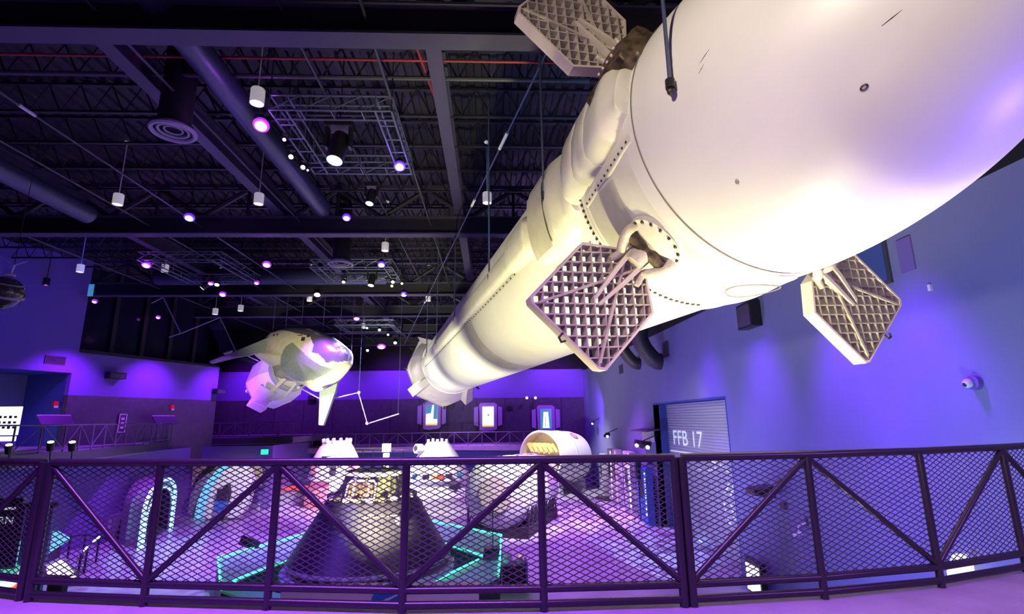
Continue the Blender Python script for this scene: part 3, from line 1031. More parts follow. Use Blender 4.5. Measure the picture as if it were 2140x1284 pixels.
for S, th, tl in ((5.82, -136.6, 0.0), (5.68, -48, 0.05), (5.80, 132, 0.0), (5.8, 42, 0)):
    grid_fin(S, th, tl, booster)
    # round hub plate on the skin with studs
    pts = []
    c = (5.42, th)
    pl = MB(); vs = []; fs = []
    NR = 32
    for rr, lift in ((0.0, 0.05), (0.30, 0.05), (0.36, 0.03), (0.40, 0.0)):
        for k in range(NR):
            a = 2 * math.pi * k / NR
            vs.append(rp(c[0] + rr * math.cos(a), c[1] + math.degrees(rr * math.sin(a) / RB), RB + lift))
    for i in range(3):
        for k in range(NR):
            fs.append((i * NR + k, i * NR + (k + 1) % NR, (i + 1) * NR + (k + 1) % NR, (i + 1) * NR + k))
    pl.add(vs, fs)
    hp = pl.build('hub_plate', 'boostergloss', booster)
    ORG[hp.name] = booster.location.copy()
    stud_strip('hub_studs', lambda t, c=c: (rp(c[0] + 0.345 * math.cos(6.2832 * t), c[1] + math.degrees(0.345 * math.sin(6.2832 * t) / RB), RB + 0.045),
                                            (rp(c[0], c[1], 3) - rp(c[0], c[1], 2))), 'boostergloss', 'bolt', hp, 16, 0.016, 0.02, 0.03)
# scorched actuator housing under the upper left fin
fairing([(4.72, -60, 6, 0.05), (4.85, -60, 10, 0.24), (5.25, -60, 11, 0.30), (5.5, -62, 9, 0.16)], 'brownmetal', 'actuator_housing', booster)
for k in range(8):
    MB().sphere(rp(4.92 + 0.06 * k, -67 + (k % 2) * 8, RB + 0.29), 0.02, 8, 6).build('rivet', 'titanium2', booster)

# ================================================================== SUSPENSION CABLES
def cable(p0, p1, r, label, fit=None, name='suspension_cable', group='steel cables holding the booster'):
    o = thing(name, p0, label, 'cable', group)
    MB().cyl(p0, p1, r, n=8).build('wire', 'cable', o)
    if fit == 'clevis':
        d = (Vector(p0) - Vector(p1)).normalized()
        MB().cyl(p1, Vector(p1) + d * 0.10, r * 2.2, n=10).build('clevis', 'blackmetal', o)
        MB().sphere(Vector(p1) - d * 0.03, r * 1.8, 10, 8).build('anchor_pin', 'bolt', o)
    if fit == 'turnbuckle':
        a, b = Vector(p0), Vector(p1)
        for t0, t1 in ((0.10, 0.125), (0.225, 0.24), (0.62, 0.63)):
            MB().cyl(a.lerp(b, t0), a.lerp(b, t1), r * 1.9, n=10).build('turnbuckle', 'whitelamp', o)
    return o


for (s, th, r_, zt, wr_, lab) in ((4.0, -97.4, 1.82, 9.4, 0.022, 'thick dark cable ending in a clevis on the flank of the booster nose'),
                                  (7.1, -92, 2.12, 9.8, 0.018, 'dark cable ending on the raised bulge of the booster raceway'),
                                  (12.0, -91, 1.93, 9.8, 0.02, 'dark cable meeting the booster third from the nose'),
                                  (17.8, -91, 1.93, 9.8, 0.022, 'dark cable meeting the booster beside its sooty band'),
                                  (23.3, -91, 1.93, 9.8, 0.024, 'dark cable meeting the booster between sooty band and tail'),
                                  (28.0, -91, 1.93, 9.8, 0.024, 'last dark cable meeting the booster just before its tail')):
    p = rp(s, th, r_)
    cable(Vector((p.x, p.y, zt)), p, wr_, lab, 'clevis')
cable(aty(1147, 100, 8.6), aty(845, 720, 36.0), 0.022, 'long slanting sway cable with white turnbuckles left of the booster', 'turnbuckle')


# ================================================================== SPACEPLANE (traced outline, inflated to real depth)
def c1(x, y):      # coordinates of the detail view of the spaceplane -> photo pixels
    return 420 + x / 4.864, 640 + y / 4.864


YS = 27.0
plane_ = thing('spaceplane', aty(640, 760, YS), 'hanging white spaceplane with grey heat tiles, upturned winglets and a cargo module', 'spacecraft')
OUT = [(670, 330), (720, 270), (860, 225), (960, 215), (1100, 230), (1200, 250), (1330, 310), (1430, 380), (1520, 460), (1537, 510), (1530, 600), (1480, 670), (1420, 740),
       (1380, 790), (1290, 812), (1200, 872), (1150, 870), (1080, 820), (980, 775), (860, 758), (770, 725), (742, 640), (640, 570), (560, 510), (540, 480), (640, 440), (660, 390)]
CRES = [(1010, 400), (1100, 480), (1200, 570), (1290, 630), (1390, 655), (1310, 715), (1200, 765), (1100, 778), (1000, 768), (930, 720), (885, 660), (890, 600), (910, 520), (950, 440)]
LOBE = [(742, 630), (880, 615), (930, 720), (970, 768), (860, 757), (770, 725)]
CANO = [(690, 300), (860, 210), (960, 190), (1210, 235), (1450, 360), (1560, 500), (1545, 560), (1430, 590), (1335, 597), (1312, 560), (1262, 512), (1205, 500), (1215, 430), (1165, 330), (1020, 300), (900, 268), (820, 262)]


def inpoly(x, y, poly):
    r = False
    n = len(poly)
    for i in range(n):
        x1, y1 = poly[i]; x2, y2 = poly[(i + 1) % n]
        if (y1 > y) != (y2 > y) and x < (x2 - x1) * (y - y1) / (y2 - y1) + x1: r = not r
    return r


def resample(poly, n):
    P = poly + [poly[0]]
    Ls = [0]
    for i in range(len(poly)):
        Ls.append(Ls[-1] + math.hypot(P[i + 1][0] - P[i][0], P[i + 1][1] - P[i][1]))
    out = []
    j = 0
    for k in range(n):
        t = Ls[-1] * k / n
        while Ls[j + 1] < t: j += 1
        f = (t - Ls[j]) / (Ls[j + 1] - Ls[j])
        out.append((P[j][0] + (P[j + 1][0] - P[j][0]) * f, P[j][1] + (P[j + 1][1] - P[j][1]) * f))
    # soften corners
    for _ in range(2):
        out = [((out[i - 1][0] + 2 * out[i][0] + out[(i + 1) % n][0]) / 4, (out[i - 1][1] + 2 * out[i][1] + out[(i + 1) % n][1]) / 4) for i in range(n)]
    return out


NA, NR = 200, 46
ol = resample(OUT, NA)
cx, cy = 1060, 560
parts = {'upper_hull': ('cream', [], {}), 'heat_tile_belly': ('tilegrey', [], {}), 'tail_tiles': ('foil2', [], {}), 'canopy_shell': ('canopy', [], {}), 'back_hull': ('white', [], {})}
M['foil2'] = mat('olive tail tile', (0.42, 0.43, 0.26), 0.5, noise=0.15, nscale=6)
GR = []
for i in range(NR + 1):
    q = i / NR
    row = []
    for k in range(NA):
        x = cx + (ol[k][0] - cx) * q; y = cy + (ol[k][1] - cy) * q
        row.append((x, y, q))
    GR.append(row)


def hull_pt(x, y, q, side_):
    px, py = c1(x, y)
    depth = math.sqrt(max(0, 1 - q * q))
    tilt = (x - 1060) / 480 * -0.9            # nose end nearer the viewer
    dy = -1.25 * depth if side_ == 0 else 2.1 * depth
    return _hp(px, py, YS + tilt, dy)


def _hp(px, py, Y, dy):
    p = aty(px, py, Y)
    return p + Vector((0.0, dy, 0.0)) + Vector((0, 0, 0.12 * dy if dy > 0 else 0))


def q_of(x, y):
    a = math.atan2(y - cy, x - cx)
    k = min(range(NA), key=lambda i: abs(math.remainder(math.atan2(ol[i][1] - cy, ol[i][0] - cx) - a, 2 * math.pi)))
    return min(0.99, math.hypot(x - cx, y - cy) / math.hypot(ol[k][0] - cx, ol[k][1] - cy))


for side_ in (0, 1):
    for i in range(NR):
        for k in range(NA):
            k2 = (k + 1) % NA
            quad = [GR[i][k], GR[i + 1][k], GR[i + 1][k2], GR[i][k2]]
            mx_ = sum(p[0] for p in quad) / 4; my_ = sum(p[1] for p in quad) / 4
            if side_ == 1: nm = 'back_hull'
            elif inpoly(mx_, my_, CRES): nm = 'heat_tile_belly'
            elif inpoly(mx_, my_, LOBE): nm = 'tail_tiles'
            elif inpoly(mx_, my_, CANO): nm = 'canopy_shell'
            else: nm = 'upper_hull'
            m_, fl, vd = parts[nm]
            ids = []
            for (a_, b_) in ((i, k), (i + 1, k), (i + 1, k2), (i, k2)):
                key = (a_, b_) if a_ else (0, 0)
                if key not in vd:
                    x, y, q = GR[a_][b_]
                    vd[key] = (len(vd), hull_pt(x, y, q, side_))
                ids.append(vd[key][0])
            if len(set(ids)) == 4: fl.append(tuple(ids))
            elif len(set(ids)) == 3:
                u = []
                for z_ in ids:
                    if z_ not in u: u.append(z_)
                fl.append(tuple(u))
for nm, (m_, fl, vd) in parts.items():
    vs = [None] * len(vd)
    for n_, p in vd.values(): vs[n_] = p
    MB().add(vs, fl).build(nm, m_, plane_, angle=60)


def slabpoly(pts, Y, th, name, m, parent, fn=c1, tilt=None, angle=30):
    P = []
    for i, (x, y) in enumerate(pts):
        px, py = fn(x, y)
        yy = Y + (tilt[i] if tilt else 0)
        P.append(aty(px, py, yy))
    return MB().prism(P, (0, th, 0)).build(name, m, parent, smooth=False)


idp = lambda x, y: (x, y)
wg = slabpoly([(690, 318), (560, 372), (420, 430), (90, 560), (95, 582), (330, 522), (470, 500), (620, 458), (690, 415)], YS - 0.1, 0.30, 'winglet', 'tilegrey', plane_, tilt=[0, .1, .3, .8, .8, .3, .1, 0, 0])
slabpoly([(1385, 785), (1205, 868), (1195, 1208), (1240, 1215), (1300, 1050), (1368, 860)], YS - 0.9, 0.28, 'winglet', 'tilegrey', plane_)
slabpoly([(865, 742), (830, 735), (700, 865), (706, 880), (740, 865)], YS - 0.9, 0.12, 'body_flap', 'cream', plane_)
# dark lettering-like window marks on the hull
for (x, y, ww, hh) in ((800, 318, 20, 16), (836, 314, 16, 18), (1108, 365, 34, 40), (1150, 330, 26, 30), (1070, 325, 40, 8)):
    P = [Vector(hull_pt(x + a * ww / 2, y + b * hh / 2, q_of(x + a * ww / 2, y + b * hh / 2), 0)) + Vector((0, -0.02, 0)) for a, b in ((-1, -1), (1, -1), (1, 1), (-1, 1))]
    MB().prism(P, (0, 0.1, 0)).build('window_mark', 'windglass', plane_, smooth=False)
# cargo module: faceted ring behind the tail
ca = aty(608, 775, YS + 0.9); cb = aty(556, 812, YS + 2.6)
ax_ = (cb - ca).normalized()
Lc = (cb - ca).length
MB().lathe(ca, [(0.75, -0.5), (1.0, 0.0), (1.0, 0.25), (1.35, 0.9), (1.42, Lc * 0.75), (1.1, Lc), (0.0, Lc)], 8, axis=ax_).build('cargo_module', 'white', plane_, smooth=False)
MB().lathe(ca, [(1.02, -0.1), (1.12, 0.0), (1.12, 0.2), (1.02, 0.28)], 24, axis=ax_).build('docking_ring', 'greyflat', plane_)
slabpoly([(600, 800), (760, 885), (655, 1040), (600, 1082), (460, 1012)], YS + 0.2, 0.10, 'cargo_panel', 'white', plane_)
slabpoly([(463, 1015), (520, 975), (660, 1035), (655, 1050), (600, 1085)], YS + 0.05, 0.12, 'panel_edge', 'whitelamp', plane_)
slabpoly([(735, 965), (860, 925), (975, 790), (960, 780), (850, 905), (725, 945)], YS + 0.3, 0.12, 'module_rim', 'white', plane_)
slabpoly([(78, 190), (190, 150), (322, 455), (222, 482)], YS + 1.0, 0.07, 'solar_panel', 'solar', plane_)
slabpoly([(220, 480), (318, 450), (300, 475), (235, 492)], YS + 0.95, 0.10, 'panel_end_cap', 'whitelamp', plane_)
slabpoly([(340, 515), (420, 505), (545, 570), (540, 590), (430, 560)], YS + 1.0, 0.07, 'solar_panel', 'solar', plane_)
for nm, pts, Y0 in (('array_boom', [(317, 634), (341, 622), (378, 698)], YS + 1.2), ('array_boom', [(354, 705), (378, 697), (460, 664), (492, 733), (540, 755)], YS + 1.0),
                    ('array_boom', [(623, 809), (665, 832), (696, 833), (749, 821), (768, 886), (834, 865)], YS + 0.2)):
    MB().tube([aty(x, y, Y0) for x, y in pts], 0.034, 8).build(nm, 'screenframe', plane_)
for (x, y) in ((623, 810), (516, 818), (750, 821), (767, 885), (566, 838)):
    MB().sphere(aty(x, y, YS + 0.1), 0.08, 10, 8).build('joint', 'whitelamp', plane_)
for k, (x0, y0) in enumerate(((597, 687), (630, 684), (675, 692), (710, 712), (734, 745), (570, 694), (750, 821), (832, 865), (341, 622))):
    p = aty(x0, y0, YS + 0.9)
    o = cable(Vector((p.x, p.y, 8.6)), p, 0.014,
              ['thin wire to the top of the spaceplane, left of centre', 'thin wire to the highest point of the spaceplane', 'thin wire to the shiny canopy of the spaceplane',
               'thin wire to the right shoulder of the spaceplane', 'thin wire beside the nose of the spaceplane', 'thin wire to the winglet root of the spaceplane',
               'thin wire to the first corner of the right array boom', 'thin wire to the outer tip of the right array boom', 'thin wire to the outer corner of the left array boom'][k],
              name='hanging_wire', group='thin wires holding the spaceplane')

# ================================================================== CEILING SERVICES
def tube_run(name, pts, r, m, label, cat, group=None, n=16, ring=None):
    if ring is None:
        return tag(MB().tube(pts, r, n).build(name, m), label, cat, group)
    root = thing(name, pts[0], label, cat, group)
    MB().tube(pts, r, n).build('duct_body', m, root)
    for c, rr in ring:
        c = Vector(c)
        for q, k in ((1.0, 0.05), (0.70, 0.03), (0.42, 0.02)):
            ps = [c + Vector((rr * q * math.cos(a * math.pi / 16), rr * q * math.sin(a * math.pi / 16), 0.02 * (1 - q) * 3)) for a in range(32)]
            MB().tube(ps, k, 6, closed=True).build('diffuser_ring', 'diffuser', root)
        MB().cyl(c + Vector((0, 0, 0.10)), c + Vector((0, 0, 0.16)), rr * 0.9, n=24).build('diffuser_back', 'blackmetal', root)
    return root


d0 = atz(362, 275, 7.7)
tube_run('air_duct', [d0 + Vector((0, 0, 0.12)), d0 + Vector((0.0, 0.0, 1.3)), d0 + Vector((0, 0, 2.5))], 0.33, 'ductdark',
         'dark vertical duct with a round slotted diffuser at its lower end, near upper left', 'air duct', ring=[(d0, 0.42)])
d1 = atz(712, 552, 7.6)
tube_run('air_duct', [d1 + Vector((0, 0, 0.12)), d1 + Vector((0, 0, 2.5))], 0.34, 'ductdark',
         'small dark drop duct with round diffuser in the middle of the ceiling', 'air duct', ring=[(d1, 0.46)])
tube_run('air_duct', [(-5.9, 5.0, 8.75), (-5.9, 17.2, 8.75)], 0.30, 'duct', 'long blue grey round duct running down the hall beside the drop duct', 'air duct')
tube_run('air_duct', [(-12.9, 7.0, 8.0), (-12.9, 16.0, 8.0)], 0.29, 'duct', 'large round duct running down the hall at the far left', 'air duct')
tube_run('air_duct', [(-17, 26.0, 8.75), (-5.4, 26.0, 8.75)], 0.42, 'duct', 'round duct crossing the hall above the spaceplane', 'air duct')
# ducts dropping in front of the right wall
for k, (px, py, Y, rr) in enumerate(((1343, 705, 25.5, 0.42), (1303, 715, 28.5, 0.33))):
    p = aty(px, py, Y)
    pts = [p + Vector((1.2, -0.2, 1.6)), p + Vector((0.2, 0, 0.9)), p + Vector((-0.15, 0, 0.2)), p + Vector((0.0, 0, -0.5)), p + Vector((0.5, 0, -1.15)), p + Vector((0.85, 0, -1.25))]
    tube_run('duct_elbow', spath(pts, 4), rr, 'ductdark', ['dark curved duct elbow below the booster near the right wall', 'smaller dark duct elbow further along the right wall'][k], 'air duct')
# pipes and conduits
tube_run('sprinkler_pipe', [(-13, 9.9, 9.1), (2.5, 9.9, 9.1)], 0.03, 'redpipe', 'thin red sprinkler pipe crossing the ceiling near the front beam', 'pipe', n=8)
tube_run('sprinkler_pipe', [(-1.6, 9.0, 9.1), (-1.35, 11.2, 9.1)], 0.03, 'redpipe', 'short red branch pipe beside the teal girder', 'pipe', n=8)
tube_run('cross_pipe', [(-16, 10.3, 8.95), (5.0, 10.3, 8.95)], 0.05, 'darkgrey', 'grey pipe crossing the ceiling just behind the red pipe', 'pipe', n=8)
for k, (X, z, lab) in enumerate(((-10.35, 8.3, 'thin conduit running down the hall, left of the drop duct'), (-6.9, 8.5, 'thin conduit running down the hall beside the round duct'),
                                 (-12.2, 8.35, 'thin conduit running down the hall above the far left duct'), (-3.7, 8.6, 'thin conduit running down the hall over the lighting truss'),
                                 (-2.2, 8.4, 'thin conduit running down the hall right of the lighting truss'), (-17.5, 8.4, 'thin conduit running down the hall nearest the left wall'))):
    o = thing('conduit', (X, 5, z), lab, 'conduit', 'thin conduits under the roof')
    MB().cyl((X, 5, z), (X, 48, z), 0.028, n=6).build('pipe', 'darkgrey', o)
    if k in (0, 2):
        yy = 13.5 if k == 0 else 10.6
        yy = 10.5 if k == 0 else 10.7
        MB().cyl((X, yy, z), (X, yy + 0.42, z), 0.038, n=8).build('label_sleeve', 'whitelamp', o)


def pendant(px, py, z, label, dia=0.29, top=10.26, dark=False):
    p = atz(px, py, 1.4 + (z - 1.4) * 1.045)
    o = thing('pendant_lamp', p, label, 'lamp', 'white cylinder pendant lamps' if not dark else None)
    m = 'pendant' if not dark else 'blackmetal'
    MB().lathe(p, [(dia * 0.44, -0.04), (dia * 0.46, -0.16), (dia * 0.5, -0.16), (dia * 0.5, 0.17), (dia * 0.46, 0.19), (0.02, 0.19)], 28).build('shade', m, o)
    MB().cyl(p + Vector((0, 0, -0.12)), p + Vector((0, 0, -0.10)), dia * 0.45, n=24).build('lens', 'lens_white' if not dark else 'lens_purple', o)
    MB().cyl(p + Vector((0, 0, 0.18)), (p.x, p.y, top), 0.016, n=8).build('stem', 'whitelamp' if not dark else 'blackmetal', o)
    MB().lathe((p.x, p.y, top), [(0.09, 0), (0.09, 0.03), (0.02, 0.05)], 20).build('ceiling_canopy', m, o)
    return o


for px, py, z, lab in ((538, 203, 8.0, 'largest white cylinder pendant lamp, above the bright purple spotlight'),
                       (247, 418, 8.0, 'white cylinder pendant lamp on a long stem below the large slotted diffuser, to its left'),
                       (541, 417, 8.0, 'white cylinder pendant lamp straight below the largest one'),
                       (1018, 415, 8.0, 'white cylinder pendant lamp beside the slanting sway cable'),
                       (168, 562, 8.0, 'white pendant lamp in front of the dark blue part of the left wall'),
                       (345, 562, 8.0, 'white pendant lamp just right of a purple spotlight, above the dark recess'),
                       (805, 517, 8.0, 'white pendant lamp hanging right under the second beam'),
                       (503, 645, 7.6, 'small far white pendant lamp, right one of the pair above the array boom'),
                       (450, 652, 7.4, 'small far white pendant lamp, left one of the pair above the array boom'),
                       (647, 624, 8.0, 'small far white pendant lamp beside a white spot on the third beam'),
                       (895, 624, 8.0, 'small far white pendant lamp beside the lower part of the sway cable'),
                       (760, 682, 8.0, 'tiny distant white pendant lamp at the far lighting rig')):
    pendant(px, py, z, lab)
pendant(97, 590, 7.6, 'black pendant lamp with a violet lens in front of the blue left wall', 0.26, 10.26, True)


def led_spot(px, py, z, m, label, r=0.11, hang=0.8):
    p = atz(px, py, z)
    o = thing('stage_spotlight', p, label, 'spotlight', 'glowing spotlights under the roof')
    a = Vector((0.10, -0.45, -0.9)).normalized()
    MB().cyl(p - a * 0.02, p - a * 0.30, r * 1.15, r * 0.8, n=20).build('housing', 'blackmetal', o)
    MB().lathe(p, [(0, 0.035), (r * 0.6, 0.028), (r, 0.0), (r, -0.02)], 20, axis=a).build('lens', m, o)
    if m in ('lens_purple', 'lens_blue'):  # added ring whose glow imitates the halo around the lens
        MB().lathe(p, [(r * 1.0, -0.005), (r * 1.35, -0.02), (r * 1.4, -0.06), (r * 1.2, -0.12)], 20, axis=a).build('halo_rim', m.replace('lens', 'rim'), o)
    MB().tube([p - a * 0.15 + Vector((-r * 1.3, 0, 0)), p - a * 0.15 + Vector((-r * 1.3, 0, 0.25)), p - a * 0.15 + Vector((r * 1.3, 0, 0.25)), p - a * 0.15 + Vector((r * 1.3, 0, 0))], 0.012, 6).build('yoke', 'blackmetal', o)
    q_ = p - a * 0.15 + Vector((0, 0, 0.25))
    MB().cyl(q_, Vector((q_.x, q_.y, 10.28)), 0.016, n=8).build('hanger', 'blackmetal', o)
    return o


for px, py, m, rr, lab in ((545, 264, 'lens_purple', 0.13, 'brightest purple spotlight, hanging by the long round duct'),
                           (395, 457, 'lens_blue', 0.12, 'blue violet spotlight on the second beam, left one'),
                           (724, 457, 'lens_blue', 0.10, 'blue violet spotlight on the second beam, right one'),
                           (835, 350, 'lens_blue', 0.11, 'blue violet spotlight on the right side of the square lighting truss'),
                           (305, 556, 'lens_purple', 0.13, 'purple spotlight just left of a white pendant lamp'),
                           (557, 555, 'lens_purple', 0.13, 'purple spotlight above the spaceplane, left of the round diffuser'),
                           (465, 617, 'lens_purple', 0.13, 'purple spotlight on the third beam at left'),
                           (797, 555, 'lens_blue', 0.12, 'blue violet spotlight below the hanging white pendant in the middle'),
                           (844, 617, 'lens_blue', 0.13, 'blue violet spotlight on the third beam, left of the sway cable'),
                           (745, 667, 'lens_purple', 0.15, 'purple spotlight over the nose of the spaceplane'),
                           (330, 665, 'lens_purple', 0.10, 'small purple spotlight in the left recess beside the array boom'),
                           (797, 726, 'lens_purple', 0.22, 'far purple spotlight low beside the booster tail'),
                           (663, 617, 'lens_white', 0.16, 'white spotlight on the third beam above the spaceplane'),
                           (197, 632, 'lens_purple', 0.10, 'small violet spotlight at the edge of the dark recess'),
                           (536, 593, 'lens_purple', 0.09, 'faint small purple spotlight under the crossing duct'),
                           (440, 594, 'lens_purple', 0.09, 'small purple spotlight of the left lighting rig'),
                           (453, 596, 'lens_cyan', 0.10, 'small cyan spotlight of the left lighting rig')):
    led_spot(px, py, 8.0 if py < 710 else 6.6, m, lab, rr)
# a coloured glow on the steel around the brightest fixtures
for px, py, c, e in ((545, 264, (0.5, 0.08, 1), 26), (395, 457, (0.25, 0.1, 1), 22), (724, 457, (0.25, 0.1, 1), 18), (835, 350, (0.25, 0.1, 1), 14), (305, 556, (0.5, 0.08, 1), 22), (557, 555, (0.5, 0.1, 1), 22)):
    p = atz(px, py, 8.0)
    pl = bpy.data.lights.new('spotlight_spill', 'POINT'); pl.energy = e; pl.color = c; pl.shadow_soft_size = 0.1
    po = bpy.data.objects.new('spotlight_spill', pl); COL.objects.link(po); po.location = p + Vector((0.1, -0.3, -0.25))


def box_truss(c, sx, sy, label, z=8.1, w=0.36):
    """square ladder truss ring seen from below"""
    o = thing('lighting_truss', (c[0], c[1], z), label, 'lighting truss')
    x0, x1, y0, y1 = c[0] - sx / 2, c[0] + sx / 2, c[1] - sy / 2, c[1] + sy / 2
    for nm, a, b, n_ in (('truss_section', (x0, y0), (x1, y0), (0, 1)), ('truss_section', (x0, y1), (x1, y1), (0, -1)), ('truss_section', (x0, y0), (x0, y1), (1, 0)), ('truss_section', (x1, y0), (x1, y1), (-1, 0))):
        a = Vector((*a, z)); b = Vector((*b, z)); n_ = Vector((*n_, 0)) * w
        mb = MB()
        for zz in (0, w):
            for nn in (Vector((0, 0, 0)), n_):
                mb.cyl(a + nn + Vector((0, 0, zz)), b + nn + Vector((0, 0, zz)), 0.026, n=8)
        L = (b - a).length; k = max(2, int(L / 0.55))
        for i in range(k + 1):
            p = a.lerp(b, i / k)
            mb.cyl(p, p + n_, 0.018, n=6); mb.cyl(p, p + Vector((0, 0, w)), 0.014, n=6); mb.cyl(p + n_, p + n_ + Vector((0, 0, w)), 0.014, n=6)
            if i < k:
                q = a.lerp(b, (i + 1) / k)
                mb.cyl(p, q + Vector((0, 0, w)), 0.014, n=6)
        mb.build(nm, 'truss', o)
    for x in (x0, x1):
        for y in (y0, y1):
            MB().cyl((x, y, z + w), (x, y, 9.6), 0.012, n=6).build('hanger_cable', 'blackmetal', o)
    return o


ta = atz(845, 365, 8.0); tb = atz(672, 372, 8.0); tc = atz(820, 250, 8.0)
box_truss(((ta.x + tb.x) / 2, (ta.y + tc.y) / 2), ta.x - tb.x + 0.35, ta.y - tc.y + 0.35, 'square aluminium lighting truss hanging in front of the second beam')
ta = atz(560, 592, 8.1); tc = atz(500, 543, 8.1)
box_truss((ta.x - 2.1, (ta.y + tc.y) / 2), 3.4, ta.y - tc.y, 'lighting truss behind the second beam, above the spaceplane tail')
ta = atz(855, 588, 8.1); tc = atz(800, 560, 8.1)
box_truss((ta.x - 2.2, (ta.y + tc.y) / 2), 3.6, max(2.5, ta.y - tc.y), 'lighting truss right of the round diffuser in mid ceiling')
ta = atz(840, 690, 8.0)
box_truss((ta.x - 2.4, ta.y), 4.2, 3.4, 'far lighting truss close to the booster tail')


def moving_head(px, py, z, label, m='lens_cyan', sc=1.0, dirv=(-0.08, -0.25, -1)):
    p = atz(px, py, z)
    a = Vector(dirv).normalized()
    o = thing('moving_head_light', p, label, 'stage light', 'stage lights on the trusses')
    MB().lathe(p, [(0.0, -0.62 * sc), (0.13 * sc, -0.60 * sc), (0.17 * sc, -0.35 * sc), (0.15 * sc, 0.0), (0.135 * sc, 0.0)], 24, axis=a).build('lamp_head', 'blackmetal', o)
    MB().lathe(p, [(0.0, 0.012), (0.135 * sc, 0.0), (0.135 * sc, -0.01)], 20, axis=a).build('lens', m, o)
    top = p - a * 0.35 * sc
    for sg in (-1, 1):
        MB().box(top + Vector((sg * 0.21 * sc, 0, 0.16 * sc)), (0.05 * sc, 0.16 * sc, 0.42 * sc)).build('yoke_arm', 'blackmetal', o, smooth=False)
    MB().box(top + Vector((0, 0, 0.42 * sc)), (0.48 * sc, 0.3 * sc, 0.16 * sc)).build('base_box', 'blackmetal', o, smooth=False)
    MB().cyl(top + Vector((0, 0, 0.5 * sc)), Vector((top.x, top.y, 10.28)), 0.016, n=8).build('hanger', 'blackmetal', o)
    return o


moving_head(699, 336, 7.35, 'black moving head light with a cyan lens hanging in the square truss', sc=1.3)
moving_head(772, 426, 7.6, 'black moving head light with a cyan lens below the square truss', sc=0.8)
moving_head(775, 597, 7.8, 'blue lit stage light with a bright lens at the mid ceiling rig', m='lens_warm', sc=1.0)
moving_head(422, 603, 7.8, 'tilted stage light at the left end of the rig above the array boom', sc=0.9, dirv=(-0.6, -0.2, -0.7))
for px, py, m, sc, lab in ((608, 328, 'lens_warm', 0.42, 'upper warm lit track spot on the round duct'), (633, 350, 'lens_warm', 0.42, 'lower warm lit track spot on the round duct'),
                           (594, 292, 'lens_purple', 0.30, 'small purple lit track spot above the two warm ones'), (643, 356, 'lens_blue', 0.22, 'tiny blue lens right beside the lower warm track spot'),
                           (718, 590, 'lens_warm', 0.5, 'left warm track spot of the mid ceiling rig'), (821, 590, 'lens_warm', 0.55, 'upper warm spot right of the blue lit stage light'),
                           (819, 598, 'lens_warm', 0.45, 'lower warm spot right of the blue lit stage light'), (840, 593, 'lens_cyan', 0.4, 'small cyan spot at the right end of the mid ceiling rig'),
                           (793, 690, 'lens_cyan', 0.7, 'cyan white stage light of the far truss'), (811, 700, 'lens_cyan', 0.6, 'lowest cyan white stage light of the far truss'),
                           (767, 686, 'lens_cyan', 0.55, 'left cyan white stage light of the far truss'), (768, 733, 'lens_cyan', 0.7, 'pale stage light left of the far purple spotlight'),
                           (826, 717, 'lens_white', 0.8, 'pale round stage light above the booster tail')):
    moving_head(px, py, 7.9 if py < 705 else 6.4, lab, m, sc, dirv=(0.1, -0.8, -0.6))

# ================================================================== FAR WALKWAYS
def walkway(edge_pts, z, depth_dir, depth, n_trim, m_top='balcony'):
    E_ = [Vector((x, y, z)) for x, y in edge_pts]
    dd = Vector((*depth_dir, 0)).normalized() * depth
    mb = MB().prism(E_ + [p + dd for p in reversed(E_)], (0, 0, -0.45))
    return struct(n_trim, mb, m_top, smooth=False)


ZL = 0.34
LEFT_E = [atz(x, y, ZL) for x, y in ((-60, 962), (21, 954), (130, 945), (215, 937), (300, 929), (360, 922), (415, 917), (440, 915))]
LEFT_E = [Vector((-18.5, 14.5, ZL)), LEFT_E[1], LEFT_E[2], LEFT_E[3], LEFT_E[4], LEFT_E[5], LEFT_E[6]]
LEFT_E.append(aty(612, 920, LEFT_E[-1].y + 0.4)); LEFT_E[-1].z = ZL
mb = MB().prism(LEFT_E + [Vector((LEFT_E[-1].x, 49.9, ZL)), Vector((-36, 49.9, ZL)), Vector((-36, 17.5, ZL))], (0, 0, -0.5))
struct('floor_walkway', mb, 'balcony', smooth=False)
fa = MB()
for a, b in zip(LEFT_E[:-1], LEFT_E[1:]):
    d = (b - a).normalized(); n_ = Vector((d.y, -d.x, 0))
    fa.prism([a + n_ * 0.03, b + n_ * 0.03, b + n_ * 0.03 + Vector((0, 0, -0.42)), a + n_ * 0.03 + Vector((0, 0, -0.42))], n_ * -0.03)
struct('trim_%d' % ntrim, fa, 'darkgrey', smooth=False); ntrim += 1
# lower wall under the left walkway
lwm = MB()
HW = [Vector((-23.5, 11, 0)), Vector((-18.9, 27.4, 0)), Vector((-19.8, 36.6, 0)), Vector((LEFT_E[-1].x, 36.7, 0)), Vector((LEFT_E[-1].x, 44.3, 0))]
for a, b in zip(HW[:-1], HW[1:]):
    lwm.prism([Vector((a.x, a.y, FLOOR)), Vector((b.x, b.y, FLOOR)), Vector((b.x, b.y, ZL - 0.45)), Vector((a.x, a.y, ZL - 0.45))], (-0.2, 0.2, 0))
struct('wall_left_hall', lwm, 'wall_side', smooth=False)
ZB = -0.65
YB = 43.5
BACK = [(LEFT_E[-1].x, YB), (XR, YB)]
XW = 3.9
struct('floor_back_walkway', MB().box(((LEFT_E[-1].x + XW) / 2, (YB + YF) / 2, ZB - 0.2), (XW - LEFT_E[-1].x, YF - YB, 0.4)), 'balcony', smooth=False)
struct('wall_back_hall', MB().box(((LEFT_E[-1].x + XW) / 2, YB + 0.9, (FLOOR + ZB - 0.4) / 2), (XW - LEFT_E[-1].x, 0.2, ZB - 0.4 - FLOOR)), 'alcove', smooth=False)


